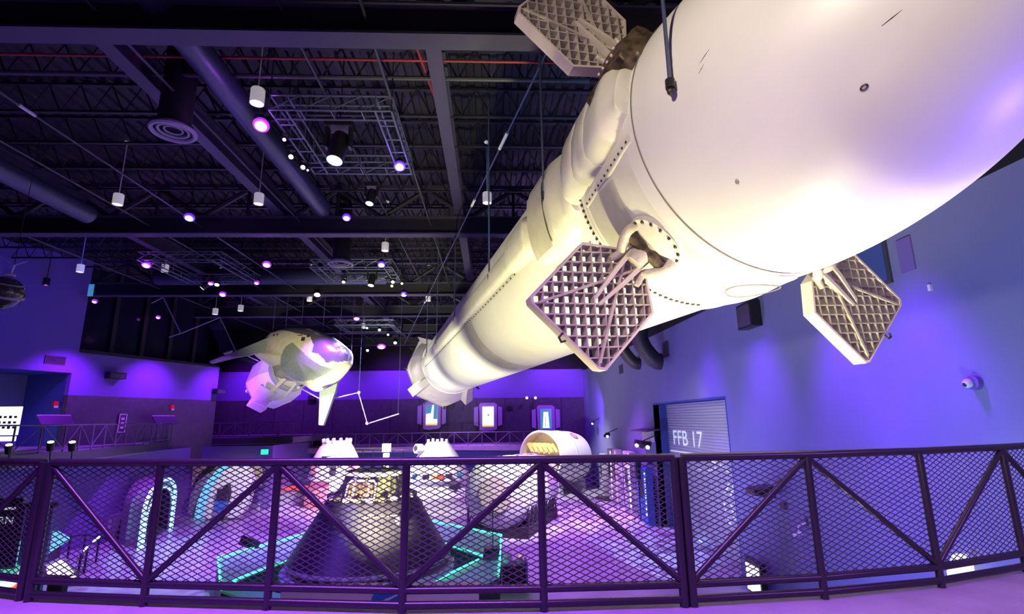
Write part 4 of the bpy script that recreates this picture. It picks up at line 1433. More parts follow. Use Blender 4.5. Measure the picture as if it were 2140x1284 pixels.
def far_rail(P, z, label, h=1.08, sub=2, m='railfar', every=2.2):
    """slender far railing along points, truss pattern"""
    root = thing('walkway_railing', P[0].lerp(P[-1], 0.5), label, 'railing', 'far walkway railings')
    pts = []
    for a, b in zip(P[:-1], P[1:]):
        n = max(1, round((b - a).length / 1.15))
        for i in range(n): pts.append(a.lerp(b, i / n))
    pts.append(P[-1])
    pts = [Vector((p.x, p.y, z)) for p in pts]
    MB().tube([p + Vector((0, 0, h)) for p in pts], 0.035, 6).build('top_rail', m, root)
    MB().tube([p + Vector((0, 0, 0.12)) for p in pts], 0.03, 6).build('bottom_rail', m, root)
    for i, p in enumerate(pts):
        MB().cyl(p, p + Vector((0, 0, h)), 0.032, n=6).build('post', m, root)
    for i in range(len(pts) - 1):
        a, b = (pts[i], pts[i + 1]) if i % 2 else (pts[i + 1], pts[i])
        MB().cyl(a + Vector((0, 0, 0.12)), b + Vector((0, 0, h)), 0.022, n=5).build('diagonal_brace', m, root)
    return root


far_rail(LEFT_E[:-1], ZL, 'far railing curving along the left walkway under the purple wall')
far_rail([LEFT_E[-2] + (LEFT_E[-1] - LEFT_E[-2]) * 0.05, LEFT_E[-1]], ZL, 'short railing where the left walkway turns behind the spaceplane')
far_rail([Vector((LEFT_E[-1].x + 0.3, YB + 0.1, 0)), Vector((XW - 0.1, YB + 0.1, 0))], ZB, 'long straight railing of the back walkway under the three wall screens')
inner = [Vector((LEFT_E[-1].x + 2.5, YB - 1.5, 0)), Vector((-6, YB - 2.2, 0)), Vector((2.0, YB - 3.0, 0))]
MBr = thing('ramp_handrail', inner[0], 'purple lit handrail of the lower ramp behind the white capsules', 'railing')
MB().tube([p + Vector((0, 0, -0.7 - 0.12 * i)) for i, p in enumerate(inner)], 0.05, 6).build('top_rail', 'rail', MBr)
MB().tube([p + Vector((0, 0, -1.25 - 0.12 * i)) for i, p in enumerate(inner)], 0.04, 6).build('bottom_rail', 'rail', MBr)
for i in range(9):
    p = inner[0].lerp(inner[1], i / 8)
    MB().cyl(Vector((p.x, p.y, FLOOR)), Vector((p.x, p.y, -0.75)), 0.035, n=6).build('post', 'rail', MBr)

# ================================================================== WALL ITEMS
def wall_screen(px, py, w_, h_, label, kind):
    c = aty(px, py, YF - 0.35)
    o = thing('wall_screen', (c.x, YF - 0.1, c.z - h_ / 2), label, 'screen', 'wall screens above the back walkway')
    fw, fh = w_ * 0.62, h_ * 1.0
    bez = [(-fw * 0.5, -fh * 0.62), (-fw * 0.2, -fh * 0.68), (fw * 0.45, -fh * 0.62), (fw * 0.55, -fh * 0.55), (fw * 0.55, fh * 0.55), (fw * 0.40, fh * 0.64), (-fw * 0.45, fh * 0.64), (-fw * 0.55, fh * 0.55)]
    MB().prism([(c.x + a, YF - 0.32, c.z + b) for a, b in bez], (0, 0.3, 0)).build('surround', 'screenframe', o, smooth=False)
    for sg in (-1, 1):
        MB().prism([(c.x + sg * fw * 0.60, YF - 0.26, c.z - fh * 0.45), (c.x + sg * fw * 0.86, YF - 0.30, c.z - fh * 0.38), (c.x + sg * fw * 0.86, YF - 0.30, c.z + fh * 0.42), (c.x + sg * fw * 0.60, YF - 0.26, c.z + fh * 0.48)], (0, 0.2, 0)).build('side_wing', 'screenframe', o, smooth=False)
    X0, X1, Z0, Z1 = c.x - fw * 0.34, c.x + fw * 0.34, c.z - fh * 0.46, c.z + fh * 0.46
    yy = YF - 0.34
    MB().box(((X0 + X1) / 2, yy, (Z0 + Z1) / 2), (X1 - X0, 0.03, Z1 - Z0)).build('display', 'screen_white' if kind != 1 else 'screen_blue', o, smooth=False)
    W_, H_ = X1 - X0, Z1 - Z0

    def el(pts, m):
        MB().prism([(X0 + a * W_, yy - 0.02, Z0 + b * H_) for a, b in pts], (0, -0.01, 0)).build('picture_area', m, o, smooth=False)
    if kind == 0:
        el([(0, .55), (.45, .6), (.55, 1), (0, 1)], 'screen_blue'); el([(.65, .3), (1, .3), (1, 1), (.7, 1)], 'screen_blue'); el([(0, 0), (1, 0), (1, .08), (0, .08)], 'screen_orange')
    elif kind == 2:
        el([(0, 0), (1, 0), (1, .07), (0, .07)], 'screen_orange'); el([(.45, .55), (.6, .55), (.6, .6), (.45, .6)], 'screen_dark')
    else:
        el([(.2, .05), (.8, .05), (.7, .85), (.3, .85)], 'screen_white'); el([(.4, .1), (.5, .1), (.5, .6), (.4, .6)], 'screen_blue')
    return o


wall_screen(902, 868, 2.5, 2.0, 'lit wall screen with blue and white picture, half behind the booster tail', 0)
wall_screen(1020, 871, 2.5, 2.0, 'lit mostly white wall screen, middle of the three on the back wall', 2)
wall_screen(1141, 876, 2.5, 2.0, 'lit blue wall screen with a white figure, nearest the right wall', 1)

# garage door in the alcove
gd = MB()
GX = 9.65
z = FLOOR
vs = []
while z < GZ:
    vs += [(GX, GY0, z), (GX, GY1, z), (GX - 0.03, GY0, z + 0.03), (GX - 0.03, GY1, z + 0.03), (GX - 0.03, GY0, z + 0.09), (GX - 0.03, GY1, z + 0.09), (GX, GY0, z + 0.12), (GX, GY1, z + 0.12)]
    z += 0.13
fs = [(2 * i, 2 * i + 1, 2 * i + 3, 2 * i + 2) for i in range(len(vs) // 2 - 1)]
struct('door_1', MB().add(vs, fs), 'garage', smooth=False)


def gpt(px, py): return atx(px, py, GX - 0.05)


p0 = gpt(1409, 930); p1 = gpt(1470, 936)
lt = thing('projected_lettering', (GX - 0.05, p0.y, p0.z), 'projected white letters FFB 17 on the tall ribbed door', 'lettering')  # projected light built as thin glowing letters
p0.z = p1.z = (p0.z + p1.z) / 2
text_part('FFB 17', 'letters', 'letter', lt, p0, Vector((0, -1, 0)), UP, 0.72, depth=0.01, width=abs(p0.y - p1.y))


def dash(pts, name, label, wid=0.035, on=0.16, gap=0.1, zfac=1):  # lines of projected light, built as glowing rods
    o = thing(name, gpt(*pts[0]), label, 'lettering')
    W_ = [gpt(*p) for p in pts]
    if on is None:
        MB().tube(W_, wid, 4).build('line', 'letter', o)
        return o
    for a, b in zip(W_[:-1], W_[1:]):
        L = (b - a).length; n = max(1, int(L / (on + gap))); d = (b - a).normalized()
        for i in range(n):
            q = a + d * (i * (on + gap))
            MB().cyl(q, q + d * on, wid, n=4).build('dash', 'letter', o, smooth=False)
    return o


dash([(1402, 942), (1460, 950), (1500, 962), (1512, 968)], 'projected_line', 'projected white line under the letters on the tall ribbed door', 0.03, None)
dash([(1480, 962), (1505, 972), (1530, 994)], 'projected_line', 'short dashed line projected on the door below the letters', 0.035, 0.3, 0.15)
dash([(1456, 980), (1480, 985), (1503, 974)], 'projected_line', 'small dashed projected curve crossing the door below the letters', 0.02, 0.2, 0.15)
dash([(1524, 1012), (1516, 1030), (1514, 1052), (1520, 1080), (1532, 1112)], 'projected_line', 'inner curved projected dashed line at the right edge of the tall door', 0.045, 0.14, 0.1)
dash([(1534, 1014), (1528, 1032), (1528, 1052), (1534, 1080), (1543, 1100)], 'projected_line', 'outer curved projected dashed line at the right edge of the tall door', 0.045, 0.14, 0.1)
dash([(1458, 1126), (1498, 1162), (1552, 1206)], 'projected_line', 'long dashed projected line near the foot of the tall door', 0.035, 0.6, 0.2)
dash([(1424, 1100), (1436, 1118)], 'projected_line', 'pair of short projected marks on the door behind the railing joint', 0.05, 0.2, 0.1)


def wbox(name, px0, py0, px1, py1, m, label, cat, dep=0.12, X=XR, frame=None):
    a = atx(px0, py0, X); b = atx(px1, py1, X)
    y0, y1 = min(a.y, b.y), max(a.y, b.y); z0, z1 = min(a.z, b.z), max(a.z, b.z)
    o = thing(name, (X, (y0 + y1) / 2, z0), label, cat)
    MB().box((X - dep / 2, (y0 + y1) / 2, (z0 + z1) / 2), (dep, y1 - y0, z1 - z0)).build('casing', m, o, smooth=False)
    if frame:
        MB().box((X - dep - 0.01, (y0 + y1) / 2, (z0 + z1) / 2), (0.03, (y1 - y0) * 0.86, (z1 - z0) * 0.86)).build('front_grille', frame, o, smooth=False)
    return o


wbox('wall_vent', 1790, 520, 1868, 590, 'darkgrey', 'large dark square vent high on the right wall beside the right grid fin', 'vent', 0.06, frame='alcove')
wbox('access_hatch', 1874, 505, 1916, 562, 'wall_side', 'thin framed hatch on the right wall next to the large dark vent', 'hatch', 0.03)
wbox('wall_speaker', 1558, 642, 1594, 680, 'blackmetal', 'dark square speaker high on the right wall below the booster belly', 'speaker', 0.35, frame='darkgrey')
wbox('small_vent', 1386, 718, 1399, 745, 'darkgrey', 'small dark wall vent right of the duct elbow', 'vent', 0.06)
wbox('small_vent', 1328, 748, 1338, 766, 'darkgrey', 'small dark wall vent left of the large duct elbow', 'vent', 0.06)
wbox('small_vent', 1295, 765, 1303, 780, 'darkgrey', 'smallest dark wall vent near the far corner', 'vent', 0.06)
wbox('fire_alarm', 1942, 596, 1950, 607, 'whitelamp', 'tiny pale sensor on the right wall below the framed hatch', 'sensor', 0.05)
# dome camera on the right wall
p = atx(2042, 800, XR)
o = thing('dome_camera', p, 'small dome camera on the bare right wall', 'camera')
MB().cyl(p, p + Vector((-0.10, 0, 0)), 0.13, n=24).build('mount', 'wall_side', o)
MB().sphere(p + Vector((-0.16, 0.02, -0.01)), 0.085, 16, 12).build('dome', 'whitelamp', o)
MB().sphere(p + Vector((-0.21, 0.02, -0.03)), 0.045, 12, 8).build('lens', 'blackmetal', o)
# loudspeaker on a bracket
p = atx(1590, 1025, XR - 0.55)
o = thing('loudspeaker', p, 'dark tilted loudspeaker on the right wall behind the railing', 'speaker')
MB().prism([p + Vector((0.3, 0.28, 0.16)), p + Vector((-0.3, 0.36, 0.05)), p + Vector((-0.34, 0.36, -0.12)), p + Vector((0.25, 0.28, -0.2))], (0, -0.66, 0)).build('cabinet', 'blackmetal', o, smooth=False)
MB().box(p + Vector((-0.335, 0.02, -0.03)), (0.03, 0.55, 0.12)).build('grille', 'darkgrey', o, smooth=False)
MB().cyl(p + Vector((0.2, 0, 0)), (XR, p.y, p.z + 0.05), 0.04, n=8).build('bracket', 'blackmetal', o)
MB().box((XR - 0.06, p.y - 0.3, p.z - 0.42), (0.1, 0.25, 0.2)).build('junction_box', 'darkgrey', o, smooth=False)
p = atx(1667, 1100, XR - 0.3)
o = thing('wall_camera', p, 'small white security camera with hanging bracket on the right wall', 'camera')
MB().cyl(p + Vector((-0.12, 0.06, -0.26)), p + Vector((0.06, -0.06, -0.18)), 0.05, n=12).build('camera_body', 'whitelamp', o)
MB().tube([p + Vector((0, 0, -0.2)), p + Vector((0.02, 0, 0.0)), p + Vector((0.26, 0, 0.08))], 0.02, 8).build('bracket', 'whitelamp', o)
MB().box(p + Vector((0.27, 0, 0.12)), (0.06, 0.09, 0.26)).build('wall_plate', 'darkgrey', o, smooth=False)


# spot clusters on bars along the walls
def spot_bar(c, d, n, label, lit='lens_warm', sc=1.0, wall=None):
    c = Vector(c); d = Vector(d).normalized()
    o = thing('spotlight_bar', c, label, 'stage light', 'clusters of spotlights along the walls')
    L = 0.42 * n * sc
    MB().cyl(c - d * L / 2, c + d * L / 2, 0.025, n=8).build('bar', 'blackmetal', o)
    if wall: MB().cyl(c, wall, 0.025, n=8).build('arm', 'blackmetal', o)
    for i in range(n):
        p = c + d * (L * ((i + 0.5) / n - 0.5))
        a = Vector((-0.5 + 0.3 * (i % 2), -0.75, -0.35)).normalized()
        h = MB().cyl(p + Vector((0, 0, -0.1)), p + Vector((0, 0, -0.1)) + a * 0.34 * sc, 0.09 * sc, 0.11 * sc, n=14).build('spot_head', 'blackmetal', o)
        if i % 3 != 2:
            q = p + Vector((0, 0, -0.1)) + a * 0.35 * sc
            MB().cyl(q, q + a * 0.01, 0.085 * sc, n=14).build('lens', lit, o)
    return o


p = atx(1270, 905, XR - 0.7); spot_bar(p, (0, 1, 0), 3, 'spotlight cluster on the right wall nearest the far corner', wall=(XR, p.y, p.z + 0.3))
p = atx(1240, 880, XR - 0.5); spot_bar(p, (0, 1, 0), 2, 'pair of small spots on the right wall above the nearest cluster to the corner', lit='lens_white', wall=(XR, p.y, p.z + 0.2))
p = atx(1343, 922, XR - 0.8); spot_bar(p, (0, 1, 0), 6, 'widest cluster of white spotlights beside the alcove of the tall door', wall=(XR, p.y, p.z + 0.3), sc=1.2)
p = atx(1345, 910, XR - 0.5)
o = thing('wall_shelf_bracket', p, 'white lattice bracket carrying the widest spotlight cluster', 'bracket')
MB().prism([p + Vector((-0.3, -1.5, 0.25)), p + Vector((0.45, -1.5, 0.35)), p + Vector((0.45, 1.6, 0.35)), p + Vector((-0.3, 1.6, 0.25))], (0, 0, -0.06)).build('plate', 'darkgrey', o, smooth=False)
MB().box(p + Vector((0.3, 0.2, -0.05)), (0.2, 1.6, 0.6)).build('light_box', 'whitelamp', o, smooth=False)
for px, py, n, lab in ((325, 940, 2, 'bright warm spotlight pair under the left walkway'), (430, 932, 4, 'larger dark spotlight cluster under the left walkway'), (492, 930, 3, 'smaller dark spotlight cluster right of the larger one under the walkway')):
    p = atz(px, py, -0.62)
    spot_bar(p, (0.9, 0.2, 0), n, lab, wall=p + Vector((0, 0.1, 0.35)), sc=1.3 if n == 4 else 1.2)
for px, lab in ((18, 'tiny spot head at the very left edge of the walkway'), (105, 'left tiny spot head below the left walkway railing'), (150, 'right tiny spot head below the left walkway railing')):
    p = aty(px, 948 - (px > 50) * 6, 19.0)
    o = thing('small_spot', p, lab, 'spotlight')
    MB().cyl(p, p + Vector((0.05, -0.1, 0.28)), 0.10, 0.12, n=14).build('head', 'blackmetal', o)
    MB().cyl(p + Vector((0.05, -0.1, 0.28)), p + Vector((0.052, -0.104, 0.29)), 0.09, n=14).build('lens', 'lens_warm', o)
    MB().cyl(p + Vector((0, 0, 0.05)), p + Vector((0, 0.1, -0.6)), 0.02, n=6).build('stem', 'blackmetal', o)
for px, py, lab in ((745, 838, ''),):
    pass
for k, (px, py, n, lab) in enumerate(((1110, 832, 2, 'pair of bright floodlights on top of the grey band right of the middle screen'), (978, 836, 2, 'two small spots on the grey band just right of the booster tail'))):
    for j in range(n):
        p = aty(px + (j - 0.5) * (18 if k == 0 else 12), py, YF - 0.7)
        o = thing('wall_floodlight', p, lab.replace('pair of', 'one of two').replace('two small spots', ('left', 'right')[j] + ' small spot').replace('one of two bright floodlights', ('left', 'right')[j] + ' bright floodlight'), 'spotlight')
        MB().sphere(p, 0.13 if k == 0 else 0.09, 14, 10).build('lamp', 'lens_white', o)
        MB().cyl(p, p + Vector((0, 0.68, -0.1)), 0.04, n=8).build('arm', 'blackmetal', o)
# speakers on the left and far walls
for px, py, lab, w_ in ((235, 786, 'black oblong speaker high on the purple left wall', 0.95), (452, 819, 'small black speaker on the purple wall right of the larger one', 0.75), (653, 832, 'small black speaker on the far wall behind the right winglet', 0.7)):
    if px < 600:
        t_, z_ = lray(px, py); p = lw(t_, z_, 0.25); d = LD; n_ = LN
    else:
        p = aty(px, py, YF - 0.25); d = Vector((1, 0, 0)); n_ = Vector((0, -1, 0))
    o = thing('wall_loudspeaker', p, lab, 'speaker')
    MB().box(p, (w_, 0.4, 0.36), axes=(d, n_, UP)).build('cabinet', 'blackmetal', o, smooth=False)
    MB().box(p + n_ * 0.21 - UP * 0.02, (w_ * 0.85, 0.03, 0.26), axes=(d, n_, UP)).build('grille', 'darkgrey', o, smooth=False)
for px, py, lab in ((944, 848, 'small dark box on the grey band between first and middle screen'), (1064, 853, 'small dark box on the grey band right of the middle screen')):
    p = aty(px, py, YF - 0.1)
    o = tag(MB().box(p, (0.5, 0.2, 0.28)).build('junction_box', 'blackmetal', smooth=False), lab, 'box')
t_, z_ = lray(115, 753)
o = thing('air_grille', lw(t_, z_), 'small dark air grille above the recessed doorway on the left wall', 'vent')
MB().box(lw(t_, z_, 0.03), (0.95, 0.06, 0.42), axes=(LD, LN, UP)).build('frame', 'wall_grey', o, smooth=False)
for k in range(5):
    MB().box(lw(t_, z_ - 0.14 + 0.07 * k, 0.07), (0.85, 0.03, 0.025), axes=(LD, LN, UP)).build('louvre', 'black', o, smooth=False)
# red fire alarms
for px, py, off, lab in ((116, 844, -0.6, 'red fire alarm inside the recessed doorway'), (357, 851, 0.1, 'red fire alarm on the grey lower band of the left wall')):
    t_, z_ = lray(px, py)
    p = lw(t_, z_, off)
    if off < 0: p = aty(px, py, lw(T_DOOR, 0, -0.3).y - 0.15)
    o = thing('fire_alarm', p, lab, 'alarm')
    MB().box(p, (0.22, 0.14, 0.24), axes=(LD, LN, UP)).build('housing', 'red', o, smooth=False)
    MB().box(p + LN * 0.08 - UP * 0.17, (0.16, 0.08, 0.10), axes=(LD, LN, UP)).build('strobe', 'whitelamp', o, smooth=False)
# reading rails (angled panels) behind the left walkway railing
for px, py, off, lab in ((92, 880, 0.9, 'angled dark reading panel beside the recessed doorway'), (323, 879, 0.9, 'angled dark reading panel on the left walkway further along')):
    t_, z_ = lray(px, py)
    p = lw(t_, z_, off)
    o = thing('information_stand', (p.x, p.y, ZL), lab, 'information panel')
    up_ = (UP * 0.75 - LN * 0.66).normalized()
    MB().box(p, (1.5, 0.05, 0.6), axes=(LD, LN.cross(LD) if False else up_.cross(LD), up_)).build('panel', 'darkgrey', o, smooth=False)
    MB().box(p + up_ * 0.33, (1.5, 0.07, 0.06), axes=(LD, up_.cross(LD), up_)).build('edge', 'screenframe', o, smooth=False)
    for sg in (-0.5, 0.5):
        q = p + LD * sg
        MB().cyl((q.x, q.y, ZL), q, 0.03, n=8).build('leg', 'darkgrey', o)
t_, z_ = lray(253, 885)
o = thing('door_sign', lw(t_, z_), 'narrow white framed sign on the grey band behind the left railing', 'sign')
MB().box(lw(t_, z_, 0.06), (0.42, 0.05, 1.05), axes=(LD, LN, UP)).build('sign_plate', 'wall_grey', o, smooth=False)
for a_, b_, s1, s2 in ((0, .5, .42, .05), (0, -.5, .42, .05)):
    MB().box(lw(t_ + a_, z_ + b_, 0.10), (s1, 0.03, s2), axes=(LD, LN, UP)).build('border', 'whitelamp', o, smooth=False)
for sg in (-1, 1):
    MB().box(lw(t_ + sg * 0.2, z_, 0.10), (0.04, 0.03, 1.0), axes=(LD, LN, UP)).build('border', 'whitelamp', o, smooth=False)
for k in range(3):
    MB().box(lw(t_, z_ + 0.25 - 0.25 * k, 0.10), (0.18, 0.03, 0.12), axes=(LD, LN, UP)).build('symbol', 'whitelamp', o, smooth=False)
# white lit notice inside the doorway, far left
c = aty(17, 880, 26.5)
o = thing('lit_notice_board', c + Vector((0, 0, -0.7)), 'bright white lit notice board at the left edge inside the doorway', 'sign')
MB().box(c, (1.1, 0.08, 1.35)).build('board', 'screen_white', o, smooth=False)
for r_, zz in enumerate((0.18, -0.08, -0.32)):
    for k in range(4):
        MB().box(c + Vector((-0.36 + 0.24 * k, -0.05, zz)), (0.13, 0.02, 0.13 - 0.03 * (k % 2))).build('symbol', 'screen_dark', o, smooth=False)
MB().box(c + Vector((0.06, 0, -0.85)), (0.9, 0.06, 0.22)).build('lower_strip', 'screen_white', o, smooth=False)
for sg in (-0.4, 0.4):
    MB().cyl(c + Vector((sg, 0.05, -0.7)), Vector((c.x + sg, c.y + 0.05, ZL)), 0.03, n=8).build('leg', 'darkgrey', o)
# little blue sign at the recess edge
p = aty(190, 607, 26.0)
o = thing('blue_sign', p, 'small blue sign hanging at the edge of the dark recess', 'sign')
MB().box(p, (0.24, 0.05, 0.62)).build('face', 'screen_blue', o, smooth=False)
MB().cyl(p + Vector((0, 0, 0.3)), p + Vector((0, 0, 2.6)), 0.015, n=6).build('hanger', 'blackmetal', o)
# globe light head at the left edge
p = aty(8, 612, 13.0)
o = thing('globe_light', p, 'dark reflective globe fixture with bright stripes hanging at the left edge', 'stage light')
MB().sphere(p, 0.40, 28, 18).build('globe', 'windglass', o)
MB().lathe(p, [(0.405, -0.1), (0.41, -0.07), (0.405, -0.04)], 32, axis=(0.3, -0.2, 1)).build('bright_band', 'screenframe', o)
MB().lathe(p, [(0.33, 0.235), (0.345, 0.25), (0.32, 0.27)], 32, axis=(0.3, -0.2, 1)).build('bright_band', 'lens_blue_dim' if 'lens_blue_dim' in M else 'screenframe', o)
MB().lathe(p + Vector((0.06, 0, 0.42)), [(0.10, 0), (0.12, 0.03), (0.10, 0.06), (0.03, 0.08)], 20).build('cap', 'screenframe', o)
MB().cyl(p + Vector((0.07, 0, 0.46)), p + Vector((0.12, 0, 0.72)), 0.025, n=8).build('neck', 'screenframe', o)
for e in ((-0.35, 0, 1.0), (0.42, 0, 0.82)):
    MB().cyl(p + Vector((0.12, 0, 0.72)), p + Vector(e), 0.014, n=6).build('bracket_arm', 'screenframe', o)
MB().cyl(p + Vector((0.12, 0, 0.72)), p + Vector((0.12, 0, 5.0)), 0.008, n=6).build('hanging_wire', 'blackmetal', o)

# ================================================================== EXHIBITS ON THE HALL FLOOR
CC = Vector((-3.85, 17.8, -2.85))
cap = thing('cone_capsule', CC, 'large charcoal cone-shaped space capsule with a foil-covered top in the middle of the hall', 'spacecraft')
MB().lathe(CC, [(0.0, -0.28), (1.2, -0.22), (2.1, -0.08), (2.45, 0.0), (2.52, 0.06), (2.48, 0.14)], 96).build('base_heat_shield', 'greyblanket', cap)
MB().lathe(CC, [(2.48, 0.14), (2.42, 0.22), (1.62, 1.52), (1.60, 1.56)], 96).build('conical_shell', 'capsule', cap)
MB().lathe(CC, [(1.62, 1.53), (1.60, 1.60), (1.42, 1.84), (1.34, 1.86), (1.2, 1.86)], 96).build('shoulder_ring', 'capsule', cap)
# foil covered forward bay, lumpy
vs = []; fs = []
rnd = random.Random(3)
PR = [(1.28, 1.84), (1.22, 1.95), (1.10, 2.10), (0.98, 2.30), (0.88, 2.50), (0.84, 2.62), (0.6, 2.66), (0.0, 2.66)]
NT_ = 60
for r_, h in PR:
    for i in range(NT_):
        a = 2 * math.pi * i / NT_
        j = 1 + (rnd.random() - 0.5) * (0.10 if r_ > 0.1 else 0)
        vs.append(CC + Vector((r_ * j * math.cos(a), r_ * j * math.sin(a), h + (rnd.random() - 0.5) * 0.05)))
for j in range(len(PR) - 1):
    for i in range(NT_):
        fs.append((j * NT_ + i, j * NT_ + (i + 1) % NT_, (j + 1) * NT_ + (i + 1) % NT_, (j + 1) * NT_ + i))
MB().add(vs, fs).build('forward_bay', 'foil', cap, smooth=False)
MB().lathe(CC, [(0.88, 2.55), (0.92, 2.60), (0.92, 2.68), (0.84, 2.70)], 48).build('docking_rim', 'cream', cap)
for k in range(22):
    a = 2 * math.pi * k / 22
    MB().sphere(CC + Vector((1.30 * math.cos(a), 1.30 * math.sin(a), 1.93)), 0.13, 8, 6, (1, 1, 0.7)).build('foil_bulge', 'cream' if k % 2 else 'foil', cap)
# brown framed opening facing the balcony
od = Vector((-0.12, -1, 0)).normalized(); osd = Vector((1, -0.12, 0)).normalized()
oc = CC + od * 1.06 + Vector((0, 0, 2.2)); oup = Vector((0.03, 0.45, 0.9)).normalized()
MB().box(oc, (0.84, 0.10, 0.50), axes=(osd, od, oup)).build('recess', 'hatchbrown', cap, smooth=False)
fr_ = [(-0.46, -0.27), (0.46, -0.27), (0.44, 0.20), (0.34, 0.30), (-0.34, 0.30), (-0.44, 0.20)]
MB().tube([oc + osd * a + oup * b + od * 0.06 for a, b in fr_], 0.03, 8, closed=True).build('recess_frame', 'whitelamp', cap)
for k in range(7):
    a = -0.36 + 0.12 * k
    MB().tube([oc + osd * a - oup * 0.2 + od * 0.06, oc + osd * (a + 0.03) + od * 0.12, oc + osd * (a - 0.02) + oup * 0.2 + od * 0.06], 0.03, 6).build('recess_pipe', 'cream' if k in (1, 5) else 'hatchbrown', cap)
# windows and orange edge
MB().tube([CC + Vector((1.635 * math.cos(a), 1.635 * math.sin(a), 1.50)) for a in [R(-88 + 4 * k) for k in range(11)]], 0.012, 6).build('orange_edge', 'gold', cap)
for a in (-52, -44):
    p = CC + Vector((1.72 * math.cos(R(a)), 1.72 * math.sin(R(a)), 1.36))
    MB().sphere(p, 0.14, 12, 8, (0.7, 0.7, 1.3)).build('window', 'windglass', cap)
ped = thing('capsule_pedestal', (CC.x, CC.y, FLOOR), 'round white rimmed pedestal under the dark cone capsule', 'pedestal')
MB().lathe((CC.x, CC.y, FLOOR), [(2.2, 0), (2.2, 0.95), (2.62, 1.05), (2.66, 1.16), (2.60, 1.22), (2.45, 1.20), (2.4, 1.07), (0, 1.07)], 96).build('drum', 'whitelamp', ped)
MB().lathe((CC.x, CC.y, FLOOR), [(2.62, 1.17), (2.65, 1.19), (2.61, 1.22)], 96).build('edge_light', 'teal', ped)

# faceted table ring with green edge lights
ZT = -3.3
OUTP = [atz(*p, ZT) for p in ((455, 1168), (690, 1102), (885, 1087), (1048, 1120), (1042, 1205), (900, 1275), (600, 1285), (462, 1235))]
INP = [atz(*p, ZT) for p in ((487, 1216), (655, 1152), (880, 1122), (1008, 1164), (1000, 1172), (862, 1240), (640, 1250), (497, 1226))]
hx = thing('faceted_table', (CC.x, CC.y, FLOOR), 'faceted teal table ring with glowing green edges around the cone capsule', 'table')
for i in range(8):
    j = (i + 1) % 8
    MB().prism([OUTP[i], OUTP[j], INP[j], INP[i]], (0, 0, -0.06)).build('table_top', 'teal', hx, smooth=False)
    MB().prism([OUTP[i] + Vector((0, 0, -0.06)), OUTP[j] + Vector((0, 0, -0.06)), Vector((OUTP[j].x, OUTP[j].y, FLOOR)), Vector((OUTP[i].x, OUTP[i].y, FLOOR))], (0.03, 0.03, 0)).build('side_panel', 'blackmetal', hx, smooth=False)
for (P_, i, j) in ((OUTP, 0, 1), (OUTP, 2, 3), (OUTP, 3, 4), (OUTP, 7, 0), (INP, 0, 1), (INP, 2, 3), (INP, 4, 5), (INP, 7, 0)):
    MB().tube([P_[i] + Vector((0, 0, 0.03)), P_[j] + Vector((0, 0, 0.03))], 0.035, 6).build('green_edge_light', 'green', hx)
MB().prism([Vector((p.x, p.y, FLOOR + 0.04)) for p in INP], (0, 0, -0.03)).build('dark_well', 'black', hx, smooth=False)
for i in range(5):
    p = OUTP[3].lerp(OUTP[4], i / 5)
    MB().tube([p, Vector((p.x, p.y, FLOOR + 0.1))], 0.025, 6).build('green_post', 'green', hx)
# low white counter with a round blue emblem, nearest the balcony
YC = 13.6
q0 = aty(585, 1238, YC); q1 = aty(1000, 1234, YC)
ct = thing('white_counter', ((q0.x + q1.x) / 2, YC, FLOOR), 'pale counter right below the balcony edge with a round blue emblem', 'counter')
MB().box(((q0.x + q1.x) / 2, YC + 0.3, (q0.z + FLOOR) / 2), (q1.x - q0.x, 0.5, q0.z - FLOOR)).build('front_panel', 'whitelamp', ct, smooth=False)
em = aty(812, 1262, YC - 0.02)
MB().cyl(em + Vector((0, 0.05, 0)), em, 0.42, n=40).build('emblem', 'badgeblue', ct)
MB().tube([em + Vector((-0.36, -0.02, -0.02)), em + Vector((0.0, -0.02, 0.10)), em + Vector((0.46, -0.02, 0.30))], [0.01, 0.03, 0.012], 6).build('emblem_swoosh', 'white', ct)

# sign on a pole
b_ = atz(513, 1200, FLOOR)
o = thing('pole_sign', b_, 'dark angled reading panel on a thin pole standing by the green edged table', 'sign')
tp = aty(521, 1143, b_.y)
MB().cyl(b_, tp, 0.03, n=10).build('pole', 'blackmetal', o)
MB().cyl(b_, b_ + Vector((0, 0, 0.03)), 0.2, n=20).build('foot', 'blackmetal', o)
MB().box(tp + Vector((0, 0, 0.12)), (0.75, 0.10, 0.34), axes=(Vector((0.93, 0, -0.36)), Vector((0, 1, 0)), Vector((0.36, 0, 0.93)))).build('panel', 'blackmetal', o, smooth=False)
# screen totem
c = aty(713, 1030, 26.0)
o = thing('screen_totem', (c.x, 26.0, FLOOR), 'screen totem with a bright picture standing behind the cone capsule', 'screen')
MB().box((c.x, 26.1, (c.z + 0.75 + FLOOR) / 2), (1.15, 0.25, c.z + 0.75 - FLOOR)).build('body', 'blackmetal', o, smooth=False)
MB().box(c + Vector((0, -0.05, 0.15)), (0.85, 0.05, 0.75)).build('display', 'screen_white', o, smooth=False)
MB().box(c + Vector((0, -0.05, -0.55)), (0.85, 0.05, 0.5)).build('lower_picture', 'screen_blue', o, smooth=False)


def white_capsule(px, Y, prof, label, m='white', extras=None):
    c = aty(px, 1000, Y)
    o = thing('white_capsule', (c.x, Y, FLOOR), label, 'spacecraft')
    MB().lathe((c.x, Y, 0), prof, 56).build('shell', m, o)
    return o, Vector((c.x, Y, 0))


def zat(y, Y, x=800): return aty(x, y, Y).z


